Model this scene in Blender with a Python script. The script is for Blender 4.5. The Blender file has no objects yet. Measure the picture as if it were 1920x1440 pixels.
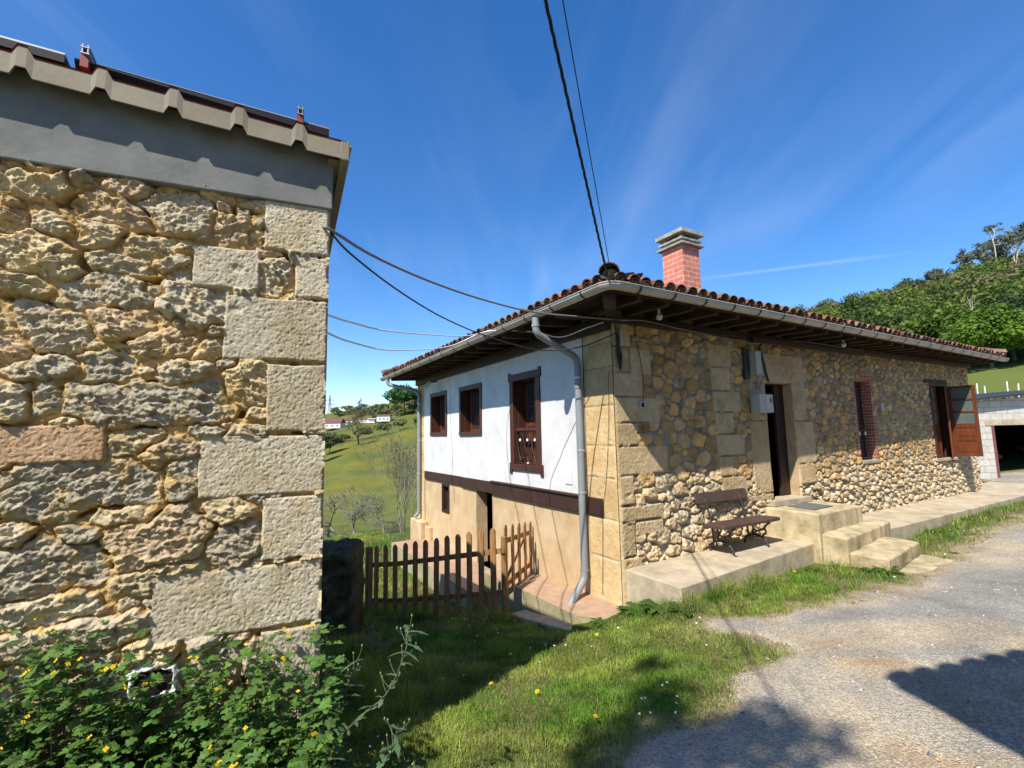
import bpy, math, random
import numpy as np
from mathutils import Vector
sc=bpy.context.scene
R=math.radians
rng=np.random.default_rng(7); random.seed(7)
# ---------------------------------------------------------------- camera
cam=bpy.data.cameras.new('camera'); cob=bpy.data.objects.new('camera',cam); sc.collection.objects.link(cob)
cam.sensor_width=36; cam.lens=36*875/1920.; cam.clip_start=.05; cam.clip_end=5000
from mathutils import Matrix
_f=Vector((0,0.99415772,0.10793712)); _r=Vector((0.99979858,0.00216629,-0.01995268)); _u=Vector((0.02006994,-0.10791538,0.99395748))
M=Matrix((( _r.x,_u.x,-_f.x,0),(_r.y,_u.y,-_f.y,0),(_r.z,_u.z,-_f.z,1.6),(0,0,0,1)))
cob.matrix_world=M; sc.camera=cob
# ---------------------------------------------------------------- light
SUN_EL,SUN_AZ=49.5,-148.0
sd=Vector((math.cos(R(SUN_EL))*math.sin(R(SUN_AZ)),math.cos(R(SUN_EL))*math.cos(R(SUN_AZ)),math.sin(R(SUN_EL))))
sl=bpy.data.lights.new('sun','SUN'); sl.energy=5.0; sl.angle=R(.5); sl.color=(1,.935,.83)
so=bpy.data.objects.new('sun',sl); sc.collection.objects.link(so); so.rotation_euler=(-sd).to_track_quat('-Z','Y').to_euler(); so.location=(-10,-20,30)
w=bpy.data.worlds.new('World'); sc.world=w; w.use_nodes=True
nt=w.node_tree; nt.nodes.clear(); N=nt.nodes; L=nt.links
def nn(t,tree=None,**k):
    n=(tree or nt).nodes.new(t)
    for a,b in k.items(): setattr(n,a,b)
    return n
out=nn('ShaderNodeOutputWorld'); bg=nn('ShaderNodeBackground'); bg.inputs[1].default_value=.10
sky=nn('ShaderNodeTexSky',sky_type='NISHITA'); sky.sun_disc=False; sky.sun_elevation=R(SUN_EL); sky.sun_rotation=R(SUN_AZ); sky.altitude=300; sky.air_density=1.0; sky.dust_density=.35; sky.ozone_density=3.2
tc=nn('ShaderNodeTexCoord')
hs=nn('ShaderNodeHueSaturation'); hs.inputs['Saturation'].default_value=1.30; hs.inputs['Value'].default_value=1.42; hs.inputs['Hue'].default_value=.506
L.new(sky.outputs[0],hs.inputs['Color'])
# thin cirrus: noise on a plane high above the ground (direction divided by its height)
sp=nn('ShaderNodeSeparateXYZ'); L.new(tc.outputs['Generated'],sp.inputs[0])
def mth(op,a,b=None,c=None,tree=None,clamp=False):
    n=nn('ShaderNodeMath',tree,operation=op,use_clamp=clamp); lk=(tree or nt).links
    for i,v in enumerate((a,b,c)):
        if v is None: continue
        if isinstance(v,(int,float)): n.inputs[i].default_value=v
        else: lk.new(v,n.inputs[i])
    return n.outputs[0]
zz=mth('MAXIMUM',sp.outputs[2],.06)
zz=mth('ADD',zz,.12)
cx=mth('DIVIDE',sp.outputs[0],zz); cy=mth('DIVIDE',sp.outputs[1],zz)
cb=nn('ShaderNodeCombineXYZ'); L.new(cx,cb.inputs[0]); L.new(cy,cb.inputs[1])
mp=nn('ShaderNodeMapping'); mp.inputs['Rotation'].default_value=(0,0,R(-38)); mp.inputs['Scale'].default_value=(2.6,.55,1); L.new(cb.outputs[0],mp.inputs[0])
n1=nn('ShaderNodeTexNoise'); n1.inputs['Scale'].default_value=1.1; n1.inputs['Detail'].default_value=7; n1.inputs['Roughness'].default_value=.55; n1.inputs['Distortion'].default_value=.6; L.new(mp.outputs[0],n1.inputs['Vector'])
n2=nn('ShaderNodeTexNoise'); n2.inputs['Scale'].default_value=.7; n2.inputs['Detail'].default_value=2; L.new(cb.outputs[0],n2.inputs['Vector'])
mr=nn('ShaderNodeMapRange'); mr.inputs[1].default_value=.42; mr.inputs[2].default_value=.78; L.new(n1.outputs[0],mr.inputs[0])
mr2=nn('ShaderNodeMapRange'); mr2.inputs[1].default_value=.38; mr2.inputs[2].default_value=.62; L.new(n2.outputs[0],mr2.inputs[0])
cm=mth('MULTIPLY',mr.outputs[0],mr2.outputs[0]); cm=mth('MULTIPLY',cm,.13)
# contrail: a thin band along a great circle, limited in azimuth
def dirv(px,py):
    d=_f+_r*((px-960)/875)-_u*((py-720)/875); return d.normalized()
CA=Vector((0.3982,0.8691,0.2933)).normalized(); CB=Vector((0.6040,0.7461,0.2801)).normalized()
nrm=CA.cross(CB).normalized()
vd=nn('ShaderNodeVectorMath',operation='DOT_PRODUCT'); L.new(tc.outputs['Generated'],vd.inputs[0]); vd.inputs[1].default_value=nrm
ab=mth('ABSOLUTE',vd.outputs['Value']); band=mth('SUBTRACT',1,mth('DIVIDE',ab,.0045),clamp=True)
mid=(CA+CB).normalized()
vm=nn('ShaderNodeVectorMath',operation='DOT_PRODUCT'); L.new(tc.outputs['Generated'],vm.inputs[0]); vm.inputs[1].default_value=mid
mr3=nn('ShaderNodeMapRange'); mr3.inputs[1].default_value=.985; mr3.inputs[2].default_value=.998; L.new(vm.outputs['Value'],mr3.inputs[0])
ct=mth('MULTIPLY',mth('MULTIPLY',band,mr3.outputs[0]),.12)
cm=mth('ADD',cm,ct,clamp=True)
mx=nn('ShaderNodeMix',data_type='RGBA'); L.new(cm,mx.inputs[0]); L.new(hs.outputs[0],mx.inputs[6]); mx.inputs[7].default_value=(8.2,8.8,9.6,1)
L.new(mx.outputs[2],bg.inputs[0]); L.new(bg.outputs[0],out.inputs[0])
sc.render.engine='CYCLES'
sc.view_settings.view_transform='Standard'; sc.view_settings.look='None'; sc.view_settings.exposure=0.58; sc.view_settings.gamma=1
sc.render.resolution_x=1024; sc.render.resolution_y=768
# ---------------------------------------------------------------- helpers
COL=sc.collection
ORG={}
def prop(o,label=None,cat=None,group=None,kind=None):
    if label: o['label']=label
    if cat: o['category']=cat
    if group: o['group']=group
    if kind: o['kind']=kind
    return o
def thing(name,loc,label,cat,group=None):
    o=bpy.data.objects.new(name,None); COL.objects.link(o); o.location=loc; o.empty_display_size=.2
    ORG[o.name]=np.array(loc,float); return prop(o,label,cat,group)
class MB:
    def __init__(s): s.v=[];s.f=[];s.n=0;s.c=[];s.m=[]
    def add(s,V,F,col=None,mi=0):
        V=np.asarray(V,float).reshape(-1,3); s.v.append(V)
        F=[tuple(int(i)+s.n for i in f) for f in F]; s.f+=F; s.m+=[mi]*len(F)
        s.n+=len(V)
        if col is not None: s.c.append(np.tile(np.asarray(col,float)[:3],(len(V),1)))
        else: s.c.append(np.full((len(V),3),.5))
        return s
    def build(s,name,mats,parent=None,smooth=False,bevel=0):
        return mk(name,np.concatenate(s.v),s.f,mats,parent,np.concatenate(s.c),smooth,s.m,bevel)
def mk(name,V,F,mats,parent=None,cols=None,smooth=False,mi=None,bevel=0):
    V=np.asarray(V,float)
    if parent is not None: org=ORG[parent.name]
    else: org=np.array([(V[:,0].min()+V[:,0].max())/2,(V[:,1].min()+V[:,1].max())/2,V[:,2].min()])
    me=bpy.data.meshes.new(name)
    if isinstance(F,np.ndarray):
        k=F.shape[1]; me.vertices.add(len(V)); me.vertices.foreach_set('co',(V-org).ravel().astype(np.float32))
        me.loops.add(F.size); me.loops.foreach_set('vertex_index',F.ravel().astype(np.int32))
        me.polygons.add(len(F)); me.polygons.foreach_set('loop_start',np.arange(0,F.size,k,dtype=np.int32))
        try: me.polygons.foreach_set('loop_total',np.full(len(F),k,dtype=np.int32))
        except Exception: pass
        me.update(calc_edges=True)
    else: me.from_pydata([tuple(x) for x in (V-org)],[],F)
    if not isinstance(mats,(list,tuple)): mats=[mats]
    for m in mats: me.materials.append(m)
    if mi is not None and len(mats)>1: me.polygons.foreach_set('material_index',np.asarray(mi,dtype=np.int32))
    if cols is not None:
        a=me.color_attributes.new('Col','FLOAT_COLOR','POINT'); c=np.ones((len(V),4),np.float32); c[:,:3]=cols; a.data.foreach_set('color',c.ravel())
    if smooth: me.polygons.foreach_set('use_smooth',np.ones(len(me.polygons),bool))
    me.update()
    o=bpy.data.objects.new(name,me); COL.objects.link(o)
    if parent is not None: o.parent=parent; ORG[o.name]=org
    else: o.location=org; ORG[o.name]=org
    if parent is not None and parent.type=='MESH': pass
    if bevel:
        b=o.modifiers.new('bevel','BEVEL'); b.width=bevel; b.segments=2; b.limit_method='ANGLE'; b.angle_limit=R(40)
    return o
BOXF=[(0,3,2,1),(4,5,6,7),(0,1,5,4),(1,2,6,5),(2,3,7,6),(3,0,4,7)]
def box8(p): return np.array(p,float),BOXF
def box(c,d,rot=0):
    x,y,z=[v/2 for v in d]; P=np.array([(-x,-y,-z),(x,-y,-z),(x,y,-z),(-x,y,-z),(-x,-y,z),(x,-y,z),(x,y,z),(-x,y,z)])
    if rot: cs,sn=math.cos(rot),math.sin(rot); P=np.c_[P[:,0]*cs-P[:,1]*sn,P[:,0]*sn+P[:,1]*cs,P[:,2]]
    return P+np.array(c),BOXF
def smoothpath(P,n=6):
    P=np.asarray(P,float); Q=np.vstack([2*P[0]-P[1],P,2*P[-1]-P[-2]]); o=[]
    for i in range(1,len(Q)-2):
        for t in np.linspace(0,1,n,endpoint=False):
            a,b,c,d=Q[i-1],Q[i],Q[i+1],Q[i+2]
            o.append(.5*((2*b)+(-a+c)*t+(2*a-5*b+4*c-d)*t*t+(-a+3*b-3*c+d)*t**3))
    o.append(P[-1]); return np.array(o)
def tube(P,r,seg=6,cap=True,arc=None):
    P=np.asarray(P,float); n=len(P); r=np.full(n,r) if np.isscalar(r) else np.asarray(r,float)
    T=np.gradient(P,axis=0); T/=np.linalg.norm(T,axis=1)[:,None]+1e-12
    a=np.array([0,0,1.]) if abs(T[0][2])<.9 else np.array([1.,0,0])
    V=[]
    X=np.cross(a,T[0]); X/=np.linalg.norm(X)
    for i in range(n):
        X=X-T[i]*(X@T[i]); X/=np.linalg.norm(X)+1e-12; Y=np.cross(T[i],X)
        for k in range(seg):
            th=2*math.pi*k/seg; V.append(P[i]+r[i]*(X*math.cos(th)+Y*math.sin(th)))
    F=[(i*seg+k,i*seg+(k+1)%seg,(i+1)*seg+(k+1)%seg,(i+1)*seg+k) for i in range(n-1) for k in range(seg)]
    if cap: F+=[tuple(range(seg))[::-1],tuple((n-1)*seg+k for k in range(seg))]
    return np.array(V),F
# value noise
def _h(ix,iy,seed):
    a=(ix.astype(np.int64)*374761393+iy.astype(np.int64)*668265263+seed*974634777)&0x7fffffff
    a=((a^(a>>13))*1274126177)&0x7fffffff; a=a^(a>>16); return (a&0xffff)/65535.
def vn(x,y,seed=0):
    ix=np.floor(x); iy=np.floor(y); fx=x-ix; fy=y-iy; fx=fx*fx*fx*(fx*(6*fx-15)+10); fy=fy*fy*fy*(fy*(6*fy-15)+10)
    ix=ix.astype(np.int64); iy=iy.astype(np.int64)
    return (_h(ix,iy,seed)*(1-fx)+_h(ix+1,iy,seed)*fx)*(1-fy)+(_h(ix,iy+1,seed)*(1-fx)+_h(ix+1,iy+1,seed)*fx)*fy
def fbm(x,y,o=4,seed=0,g=.5):
    s=0;a=1;t=0
    for i in range(o): s=s+a*vn(x*2**i+i*17.3,y*2**i+i*9.1,seed+i); t+=a; a*=g
    return s/t*2-1
def facets(x,z,cx,cz,seed,tilt):
    """broken stone faces: cells each with its own plane"""
    u=x/cx; v=z/cz; iu=np.floor(u).astype(np.int64); iv=np.floor(v).astype(np.int64); best=np.full(x.shape,9e9); H=np.zeros(x.shape)
    for a in (-1,0,1):
        for b in (-1,0,1):
            ju=iu+a; jv=iv+b; px=ju+_h(ju,jv,seed); pz=jv+_h(ju,jv,seed+1); d=(u-px)**2+(v-pz)**2; k=d<best; best=np.where(k,d,best)
            hh=(_h(ju,jv,seed+2)-.5)*.7+(u-px)*(_h(ju,jv,seed+3)-.5)*tilt+(v-pz)*(_h(ju,jv,seed+4)-.35)*tilt; H=np.where(k,hh,H)
    return H
def sstep(a,b,x): t=np.clip((x-a)/(b-a),0,1); return t*t*(3-2*t)
# ---------------------------------------------------------------- materials
MATS={}
def mat(name,col,rough=.8,var=None,vs=4.,bump=0,bs=30.,attr=False,spec=.3,metal=0,streak=None,bump2=0,bs2=200.,sub=None,trans=0):
    m=bpy.data.materials.new(name); m.use_nodes=True; t=m.node_tree; b=t.nodes['Principled BSDF']
    b.inputs['Roughness'].default_value=rough; b.inputs['Metallic'].default_value=metal; b.inputs['Specular IOR Level'].default_value=spec
    tcn=nn('ShaderNodeTexCoord',t); vec=tcn.outputs['Object']
    if streak is not None:
        mm=nn('ShaderNodeMapping',t); mm.inputs['Scale'].default_value=streak; t.links.new(vec,mm.inputs[0]); vec=mm.outputs[0]
    if attr:
        at=nn('ShaderNodeAttribute',t,attribute_name='Col'); base=at.outputs['Color']
    else:
        rgb=nn('ShaderNodeRGB',t); rgb.outputs[0].default_value=(*col,1); base=rgb.outputs[0]
    if var is not None:
        no=nn('ShaderNodeTexNoise',t); no.inputs['Scale'].default_value=vs; no.inputs['Detail'].default_value=6; no.inputs['Roughness'].default_value=.65; t.links.new(vec,no.inputs['Vector'])
        mrn=nn('ShaderNodeMapRange',t); mrn.inputs[1].default_value=.35; mrn.inputs[2].default_value=.68; t.links.new(no.outputs[0],mrn.inputs[0])
        mi=nn('ShaderNodeMix',t,data_type='RGBA')
        t.links.new(mrn.outputs[0],mi.inputs[0])
        if isinstance(var,(int,float)):
            hsn=nn('ShaderNodeHueSaturation',t); hsn.inputs['Value'].default_value=var; t.links.new(base,hsn.inputs['Color']); t.links.new(hsn.outputs[0],mi.inputs[7])
        else: mi.inputs[7].default_value=(*var,1)
        t.links.new(base,mi.inputs[6]); base=mi.outputs[2]
    t.links.new(base,b.inputs['Base Color'])
    if bump:
        nb=nn('ShaderNodeTexNoise',t); nb.inputs['Scale'].default_value=bs; nb.inputs['Detail'].default_value=5; nb.inputs['Roughness'].default_value=.6; t.links.new(vec,nb.inputs['Vector'])
        bp=nn('ShaderNodeBump',t); bp.inputs['Strength'].default_value=1; bp.inputs['Distance'].default_value=bump; t.links.new(nb.outputs[0],bp.inputs['Height']); t.links.new(bp.outputs[0],b.inputs['Normal'])
        if bump2:
            nb2=nn('ShaderNodeTexNoise',t); nb2.inputs['Scale'].default_value=bs2; nb2.inputs['Detail'].default_value=3; t.links.new(vec,nb2.inputs['Vector'])
            bp2=nn('ShaderNodeBump',t); bp2.inputs['Distance'].default_value=bump2; t.links.new(nb2.outputs[0],bp2.inputs['Height']); t.links.new(bp.outputs[0],bp2.inputs['Normal']); t.links.new(bp2.outputs[0],b.inputs['Normal'])
    if trans:
        tr=nn('ShaderNodeBsdfTranslucent',t); ms=nn('ShaderNodeMixShader',t); ms.inputs[0].default_value=trans
        t.links.new(base,tr.inputs[0]); t.links.new(b.outputs[0],ms.inputs[1]); t.links.new(tr.outputs[0],ms.inputs[2]); t.links.new(ms.outputs[0],t.nodes['Material Output'].inputs[0])
    MATS[name]=m; return m
m_rub=mat('rubble stone',(.4,.35,.28),.92,attr=True,var=.72,vs=22,bump=.008,bs=50,bump2=.004,bs2=150,spec=.15)
m_house=mat('farmhouse stone',(.4,.35,.28),.92,attr=True,var=.78,vs=12,bump=.008,bs=22,bump2=.003,bs2=110,spec=.15)
m_white=mat('white plaster',(.68,.69,.69),.9,var=(.54,.545,.54),vs=2.0,bump=.004,bs=9,bump2=.0012,bs2=90,spec=.1)
m_rough=mat('beige roughcast',(.64,.49,.30),.95,var=(.50,.345,.19),vs=2.4,bump=.011,bs=75,bump2=.004,bs2=160,spec=.1)
m_cap=mat('grey concrete cap',(.42,.40,.34),.9,var=(.2,.2,.18),vs=6,bump=.003,bs=40)
m_conc=mat('weathered concrete',(.52,.44,.31),.9,var=(.31,.26,.18),vs=3.2,bump=.009,bs=9,bump2=.0025,bs2=120,spec=.12)
m_step=mat('step stone',(.58,.47,.30),.9,var=(.25,.22,.12),vs=4.2,bump=.014,bs=9,bump2=.004,bs2=90,spec=.12)
m_ringb=mat('grey render',(.21,.215,.20),.9,var=(.15,.155,.145),vs=5,bump=.003,bs=12,bump2=.001,bs2=120,spec=.15)
m_sheet=mat('beige roof sheet',(.25,.22,.155),.7,var=(.19,.165,.115),vs=3,bump=.001,bs=40,spec=.3)
m_sheetr=mat('red roof sheet',(.26,.045,.035),.6,var=(.2,.04,.03),vs=6)
m_dark=mat('dark stained wood',(.028,.014,.009),.55,var=(.05,.024,.014),vs=6,bump=.002,bs=30,streak=(1,1,.3),spec=.35)
m_beam=mat('painted beam',(.055,.026,.019),.55,var=(.035,.017,.013),vs=5,bump=.0015,bs=25,spec=.35)
m_wood=mat('varnished window wood',(.16,.045,.014),.42,var=(.09,.024,.008),vs=5,bump=.001,bs=30,streak=(3,3,.6),spec=.45)
m_frame=mat('brown window frame',(.075,.026,.016),.5,var=(.055,.02,.012),vs=6,bump=.001,bs=30,spec=.4)
m_rafter=mat('rafter wood',(.085,.056,.038),.75,var=(.04,.026,.018),vs=5,bump=.002,bs=30,spec=.2)
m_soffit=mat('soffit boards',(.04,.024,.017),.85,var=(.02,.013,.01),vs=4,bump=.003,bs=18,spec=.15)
m_tile=mat('clay roof tile',(.2,.1,.06),.9,attr=True,var=.5,vs=14,bump=.004,bs=40,spec=.15)
m_zinc=mat('zinc gutter',(.52,.50,.44),.48,var=(.38,.36,.30),vs=3.5,bump=.0008,bs=20,metal=.25,spec=.5)
m_pvc=mat('grey downpipe',(.25,.275,.29),.45,var=(.21,.23,.245),vs=3,spec=.4)
m_pipebr=mat('pipe clip metal',(.6,.6,.58),.4,metal=.6)
m_iron=mat('cast iron',(.03,.026,.024),.5,var=(.045,.038,.033),vs=20,bump=.001,bs=60,spec=.5)
m_bracket=mat('gutter bracket metal',(.05,.03,.02),.6)
m_white2=mat('white enamel',(.8,.8,.8),.4)
m_cable=mat('black cable sheath',(.012,.012,.014),.5,spec=.4)
m_greyc=mat('grey cable sheath',(.2,.205,.21),.5,spec=.4)
m_whitec=mat('white cable sheath',(.85,.86,.87),.5,spec=.4)
m_box=mat('meter box plastic',(.44,.45,.40),.5,var=(.38,.39,.34),vs=4,spec=.4)
m_picket=mat('stained fence wood',(.36,.20,.085),.65,var=(.20,.10,.04),vs=5,bump=.0018,bs=26,streak=(5,5,.7),spec=.25)
m_bench=mat('bench plank wood',(.085,.055,.043),.6,var=(.06,.038,.03),vs=7,bump=.0012,bs=40,streak=(1,1,1),spec=.3)
m_black=mat('dark room interior',(.012,.010,.009),.95,var=(.006,.005,.005),vs=3)  # near-black; on rooms, lining and hole it stands in for shade
m_solar=mat('solar panel edge',(.006,.006,.009),.6,spec=.2)
m_alu=mat('aluminium rail',(.3,.31,.32),.45,metal=.5)
m_blk=mat('concrete block',(.5,.48,.42),.9,attr=True,var=.8,vs=5,bump=.004,bs=40,spec=.1)
m_bark=mat('tree bark',(.14,.115,.09),.9,var=(.08,.065,.05),vs=8,bump=.01,bs=15,spec=.1)
m_twig=mat('lichen twig bark',(.27,.25,.20),.9,var=(.15,.135,.10),vs=9,spec=.1)
m_pale=mat('pale eucalyptus bark',(.5,.46,.38),.8,var=(.35,.31,.25),vs=3)
m_steel=mat('pylon steel',(.3,.31,.33),.5,metal=.5)
m_mat=mat('grey door mat',(.14,.15,.145),.95,var=(.1,.105,.1),vs=30,bump=.003,bs=200)
m_green=mat('leaf green',(.05,.11,.02),.6,attr=True,trans=.3,spec=.3,var=.75,vs=30)
m_grass=mat('grass blade',(.05,.11,.02),.55,attr=True,trans=.35,spec=.25)
m_leaf=mat('tree foliage',(.05,.1,.02),.7,attr=True,trans=.3,spec=.15)
m_petal=mat('yellow petal',(.75,.5,.01),.6,trans=.25)
m_daisy=mat('white petal',(.75,.75,.72),.6,trans=.25)
m_pebble=mat('gravel pebble',(.3,.3,.3),.9,attr=True,bump=.002,bs=60)
def glass(name,col=(.02,.025,.03),rough=.03):
    m=mat(name,col,rough,spec=.9); m.node_tree.nodes['Principled BSDF'].inputs['Coat Weight'].default_value=1; return m
m_glass=glass('window glass',(.03,.035,.04)); m_glassd=mat('dusty glass',(.12,.14,.13),.35,var=(.08,.1,.095),vs=5,spec=.5)
# brick material (chimney)
def brickmat(name,c1,c2,mo,sx,bw=.5,rh=.25):
    m=bpy.data.materials.new(name); m.use_nodes=True; t=m.node_tree; b=t.nodes['Principled BSDF']; b.inputs['Roughness'].default_value=.85
    uv=nn('ShaderNodeUVMap',t); br=nn('ShaderNodeTexBrick',t); br.inputs['Scale'].default_value=1; br.inputs['Brick Width'].default_value=bw; br.inputs['Row Height'].default_value=rh
    br.inputs['Mortar Size'].default_value=sx; br.inputs['Mortar Smooth'].default_value=.1; br.inputs['Color1'].default_value=(*c1,1); br.inputs['Color2'].default_value=(*c2,1); br.inputs['Mortar'].default_value=(*mo,1)
    t.links.new(uv.outputs[0],br.inputs[0]); 
    no=nn('ShaderNodeTexNoise',t); no.inputs['Scale'].default_value=9; tcn=nn('ShaderNodeTexCoord',t); t.links.new(tcn.outputs['Object'],no.inputs['Vector'])
    mi=nn('ShaderNodeMix',t,data_type='RGBA',blend_type='MULTIPLY'); mi.inputs[0].default_value=.45; t.links.new(br.outputs[0],mi.inputs[6]); t.links.new(no.outputs[0],mi.inputs[7]); mi2=nn('ShaderNodeHueSaturation',t); mi2.inputs['Value'].default_value=1.25; t.links.new(mi.outputs[2],mi2.inputs['Color']); t.links.new(mi2.outputs[0],b.inputs['Base Color'])
    bp=nn('ShaderNodeBump',t); bp.inputs['Distance'].default_value=.006; bp.invert=True; t.links.new(br.outputs['Fac'],bp.inputs['Height']); t.links.new(bp.outputs[0],b.inputs['Normal']); return m
m_brick=brickmat('chimney brick',(.62,.21,.14),(.54,.17,.11),(.72,.55,.45),.007,.27,.115)
m_brick2=brickmat('window brick',(.36,.10,.055),(.28,.08,.05),(.40,.33,.26),.008,.24,.065)
def setuv(o,fn):
    me=o.data; uv=me.uv_layers.new(name='UVMap')
    for p in me.polygons:
        for li in p.loop_indices:
            v=me.vertices[me.loops[li].vertex_index].co; uv.data[li].uv=fn(v,p.normal)
# terrain heights
CP=np.array([(0,0,0),(-1.2,2.9,-.36),(-2.4,2.0,-.1),(-1.2,1.9,-.14),(.56,5.65,-.76),(1.25,6.05,-.66),(1.9,5.6,-.45),(5.0,7.9,-.40),(-.25,7.5,-1.16),(.25,6.6,-.96),(.6,6.15,-.84),(-.35,6.9,-1.0),(-2.5,8.2,-1.38),(-1.2,7.5,-1.22),(-.6,9,-1.36),
(5.9,7.2,-.36),(13,12.0,-.24),(10.5,10.6,-.22),(3.2,4.2,-.22),(2,0,.02),(-3,0,-.05),(5,0,.05),(6,3,-.1),(9,6,-.12),(12,8,-.12),(15.3,15,-.13),(20,10,0),(20,18,-.05),
(-3,10,-1.48),(-4.2,13.5,-1.55),(-7,8,-1.4),(-5,4,-.8),(0,-5,.1),(-5,-5,0),(6,-6,.1),(16,26,.3),(4,20,-.9),(-1.2,11,-1.42),(-2.8,13.8,-1.5),(8,16,-.4)],float)
def _phi(r): return np.where(r>1e-9, r*r*np.log(r+1e-12),0)
def _fit():
    n=len(CP); K=_phi(np.hypot(CP[:,None,0]-CP[None,:,0],CP[:,None,1]-CP[None,:,1]))+np.eye(n)*.02
    P=np.c_[np.ones(n),CP[:,:2]]; A=np.zeros((n+3,n+3)); A[:n,:n]=K;A[:n,n:]=P;A[n:,:n]=P.T
    return np.linalg.solve(A,np.r_[CP[:,2],0,0,0])
_W=_fit()
TAB={-180:[(20,.3),(60,2),(200,10),(400,20),(900,30)],
-60:[(16,-2),(30,-4),(60,-8),(200,-3),(350,10),(500,25),(900,20)],
-23:[(15,-1.6),(23,-3.1),(40,-5.3),(60,-7.9),(130,-6.2),(205,-3.4),(350,9.5),(450,25),(900,20)],
-18:[(15,-1.6),(23,-3.1),(40,-5.2),(60,-7.6),(130,-4.2),(200,0),(340,12),(430,29),(900,20)],
-11:[(15,-1.6),(23,-3.1),(40,-5.0),(60,-7.0),(130,-2.0),(190,4.0),(330,17),(410,38),(900,25)],
5:[(15,-1),(30,-3),(60,-4),(200,8),(400,40),(900,30)],
31:[(20,-.3),(60,1),(100,8),(200,36),(320,64),(400,60),(900,60)],
48:[(20,-.1),(50,2.2),(95,9.3),(180,36),(270,61),(350,60),(900,60)],
65:[(20,0),(50,3),(95,12),(180,40),(270,70),(350,70),(900,60)],
100:[(20,.2),(100,10),(250,50),(900,60)],
180:[(20,.3),(60,2),(200,10),(400,20),(900,30)]}
_az=np.array(sorted(TAB)); _rg=np.array([10,15,20,23,30,40,50,60,80,95,110,130,160,180,200,230,270,300,340,380,420,500,700,900.])
_T=np.array([np.interp(_rg,[p[0] for p in TAB[a]],[p[1] for p in TAB[a]]) for a in _az])
def ground(x,y):
    x=np.asarray(x,float);y=np.asarray(y,float); s=x.shape; x=x.ravel();y=y.ravel()
    r=np.hypot(x,y); az=np.degrees(np.arctan2(x,y))
    xc=np.clip(x,-14,24); yc=np.clip(y,-8,26)
    near=_phi(np.hypot(xc[:,None]-CP[None,:,0],yc[:,None]-CP[None,:,1]))@_W[:len(CP)]+_W[-3]+_W[-2]*xc+_W[-1]*yc
    i=np.clip(np.searchsorted(_az,az)-1,0,len(_az)-2); t=np.clip((az-_az[i])/(_az[i+1]-_az[i]),0,1); t=t*t*(3-2*t)
    R=np.clip(r,10,900); j=np.clip(np.searchsorted(_rg,R)-1,0,len(_rg)-2); u=(R-_rg[j])/(_rg[j+1]-_rg[j])
    f=lambda a:_T[a,j]*(1-u)+_T[a,j+1]*u
    far=f(i)*(1-t)+f(i+1)*t
    r0=np.where(x<2,14.,20.); w=np.clip((r-r0)/8,0,1); w=w*w*(3-2*w)
    return (near*(1-w)+far*w).reshape(s)
# ---------------------------------------------------------------- terrain
COR=np.array([1.39106757,6.3803421,0.]); DS=np.array([0.87206927,0.48938245,0.]); DW=np.array([-0.50753836,0.86162916,0.])
_Mi=np.linalg.inv(np.array([DS[:2],-DW[:2]]).T)
def HP(s,n,z):
    return COR+np.multiply.outer(np.asarray(s,float),DS)-np.multiply.outer(np.asarray(n,float),DW)+np.multiply.outer(np.asarray(z,float),np.array([0,0,1.]))
def toSN(x,y):
    dx=np.asarray(x)-COR[0]; dy=np.asarray(y)-COR[1]; return _Mi[0,0]*dx+_Mi[0,1]*dy,_Mi[1,0]*dx+_Mi[1,1]*dy
def inpoly(x,y,P):
    c=np.zeros(np.shape(x),bool); n=len(P)
    for i in range(n):
        x1,y1=P[i];x2,y2=P[(i+1)%n]
        k=((y1>y)!=(y2>y))&(x<(x2-x1)*(y-y1)/((y2-y1) if y2!=y1 else 1e-9)+x1); c^=k
    return c
def segdist(x,y,P,closed=False):
    d=np.full(np.shape(x),1e9)
    for i in range(len(P)-(0 if closed else 1)):
        a=P[i];b=P[(i+1)%len(P)]; bx,by=b[0]-a[0],b[1]-a[1]; t=np.clip(((x-a[0])*bx+(y-a[1])*by)/(bx*bx+by*by),0,1)
        d=np.minimum(d,np.hypot(x-a[0]-t*bx,y-a[1]-t*by))
    return d
ROADE=[(-3.5,-9),(-1.2,-3),(.1,.6),(.5,2.3),(.66,2.9),(.93,3.18),(1.28,3.36),(1.61,3.76),(2.19,4.07),(2.37,4.3),(2.29,4.58),(1.86,5.02),(2.06,5.24),(2.51,5.1),(3.37,5.3),(4.17,5.58),(5.17,6.09),(6.49,7.14),(8.24,8.31),(9.84,9.28),(13.2,11.3),(14.6,13.2),(15,16)]
ROADP=ROADE+[(22,16),(24,8),(22,-10)]
def roadsd(x,y): # >0 inside the gravel
    d=segdist(x,y,ROADP,True); return np.where(inpoly(x,y,ROADP),d,-d)+fbm(x*2.3,y*2.3,5,11,.6)*.26
def grid(xs,ys,fz):
    X,Y=np.meshgrid(xs,ys); Z=fz(X,Y); V=np.c_[X.ravel(),Y.ravel(),Z.ravel()]; nx=len(xs); ny=len(ys)
    i=(np.arange(ny-1)[:,None]*nx+np.arange(nx-1)[None,:]).ravel(); F=np.c_[i,i+1,i+nx+1,i+nx]; return V,F
def mix(a,b,t): return np.asarray(a)*(1-t[:,None])+np.asarray(b)*t[:,None]
m_ground=mat('meadow and soil',(.1,.1,.05),.95,attr=True,var=.7,vs=6,bump=.02,bs=20,spec=.05)
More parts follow.
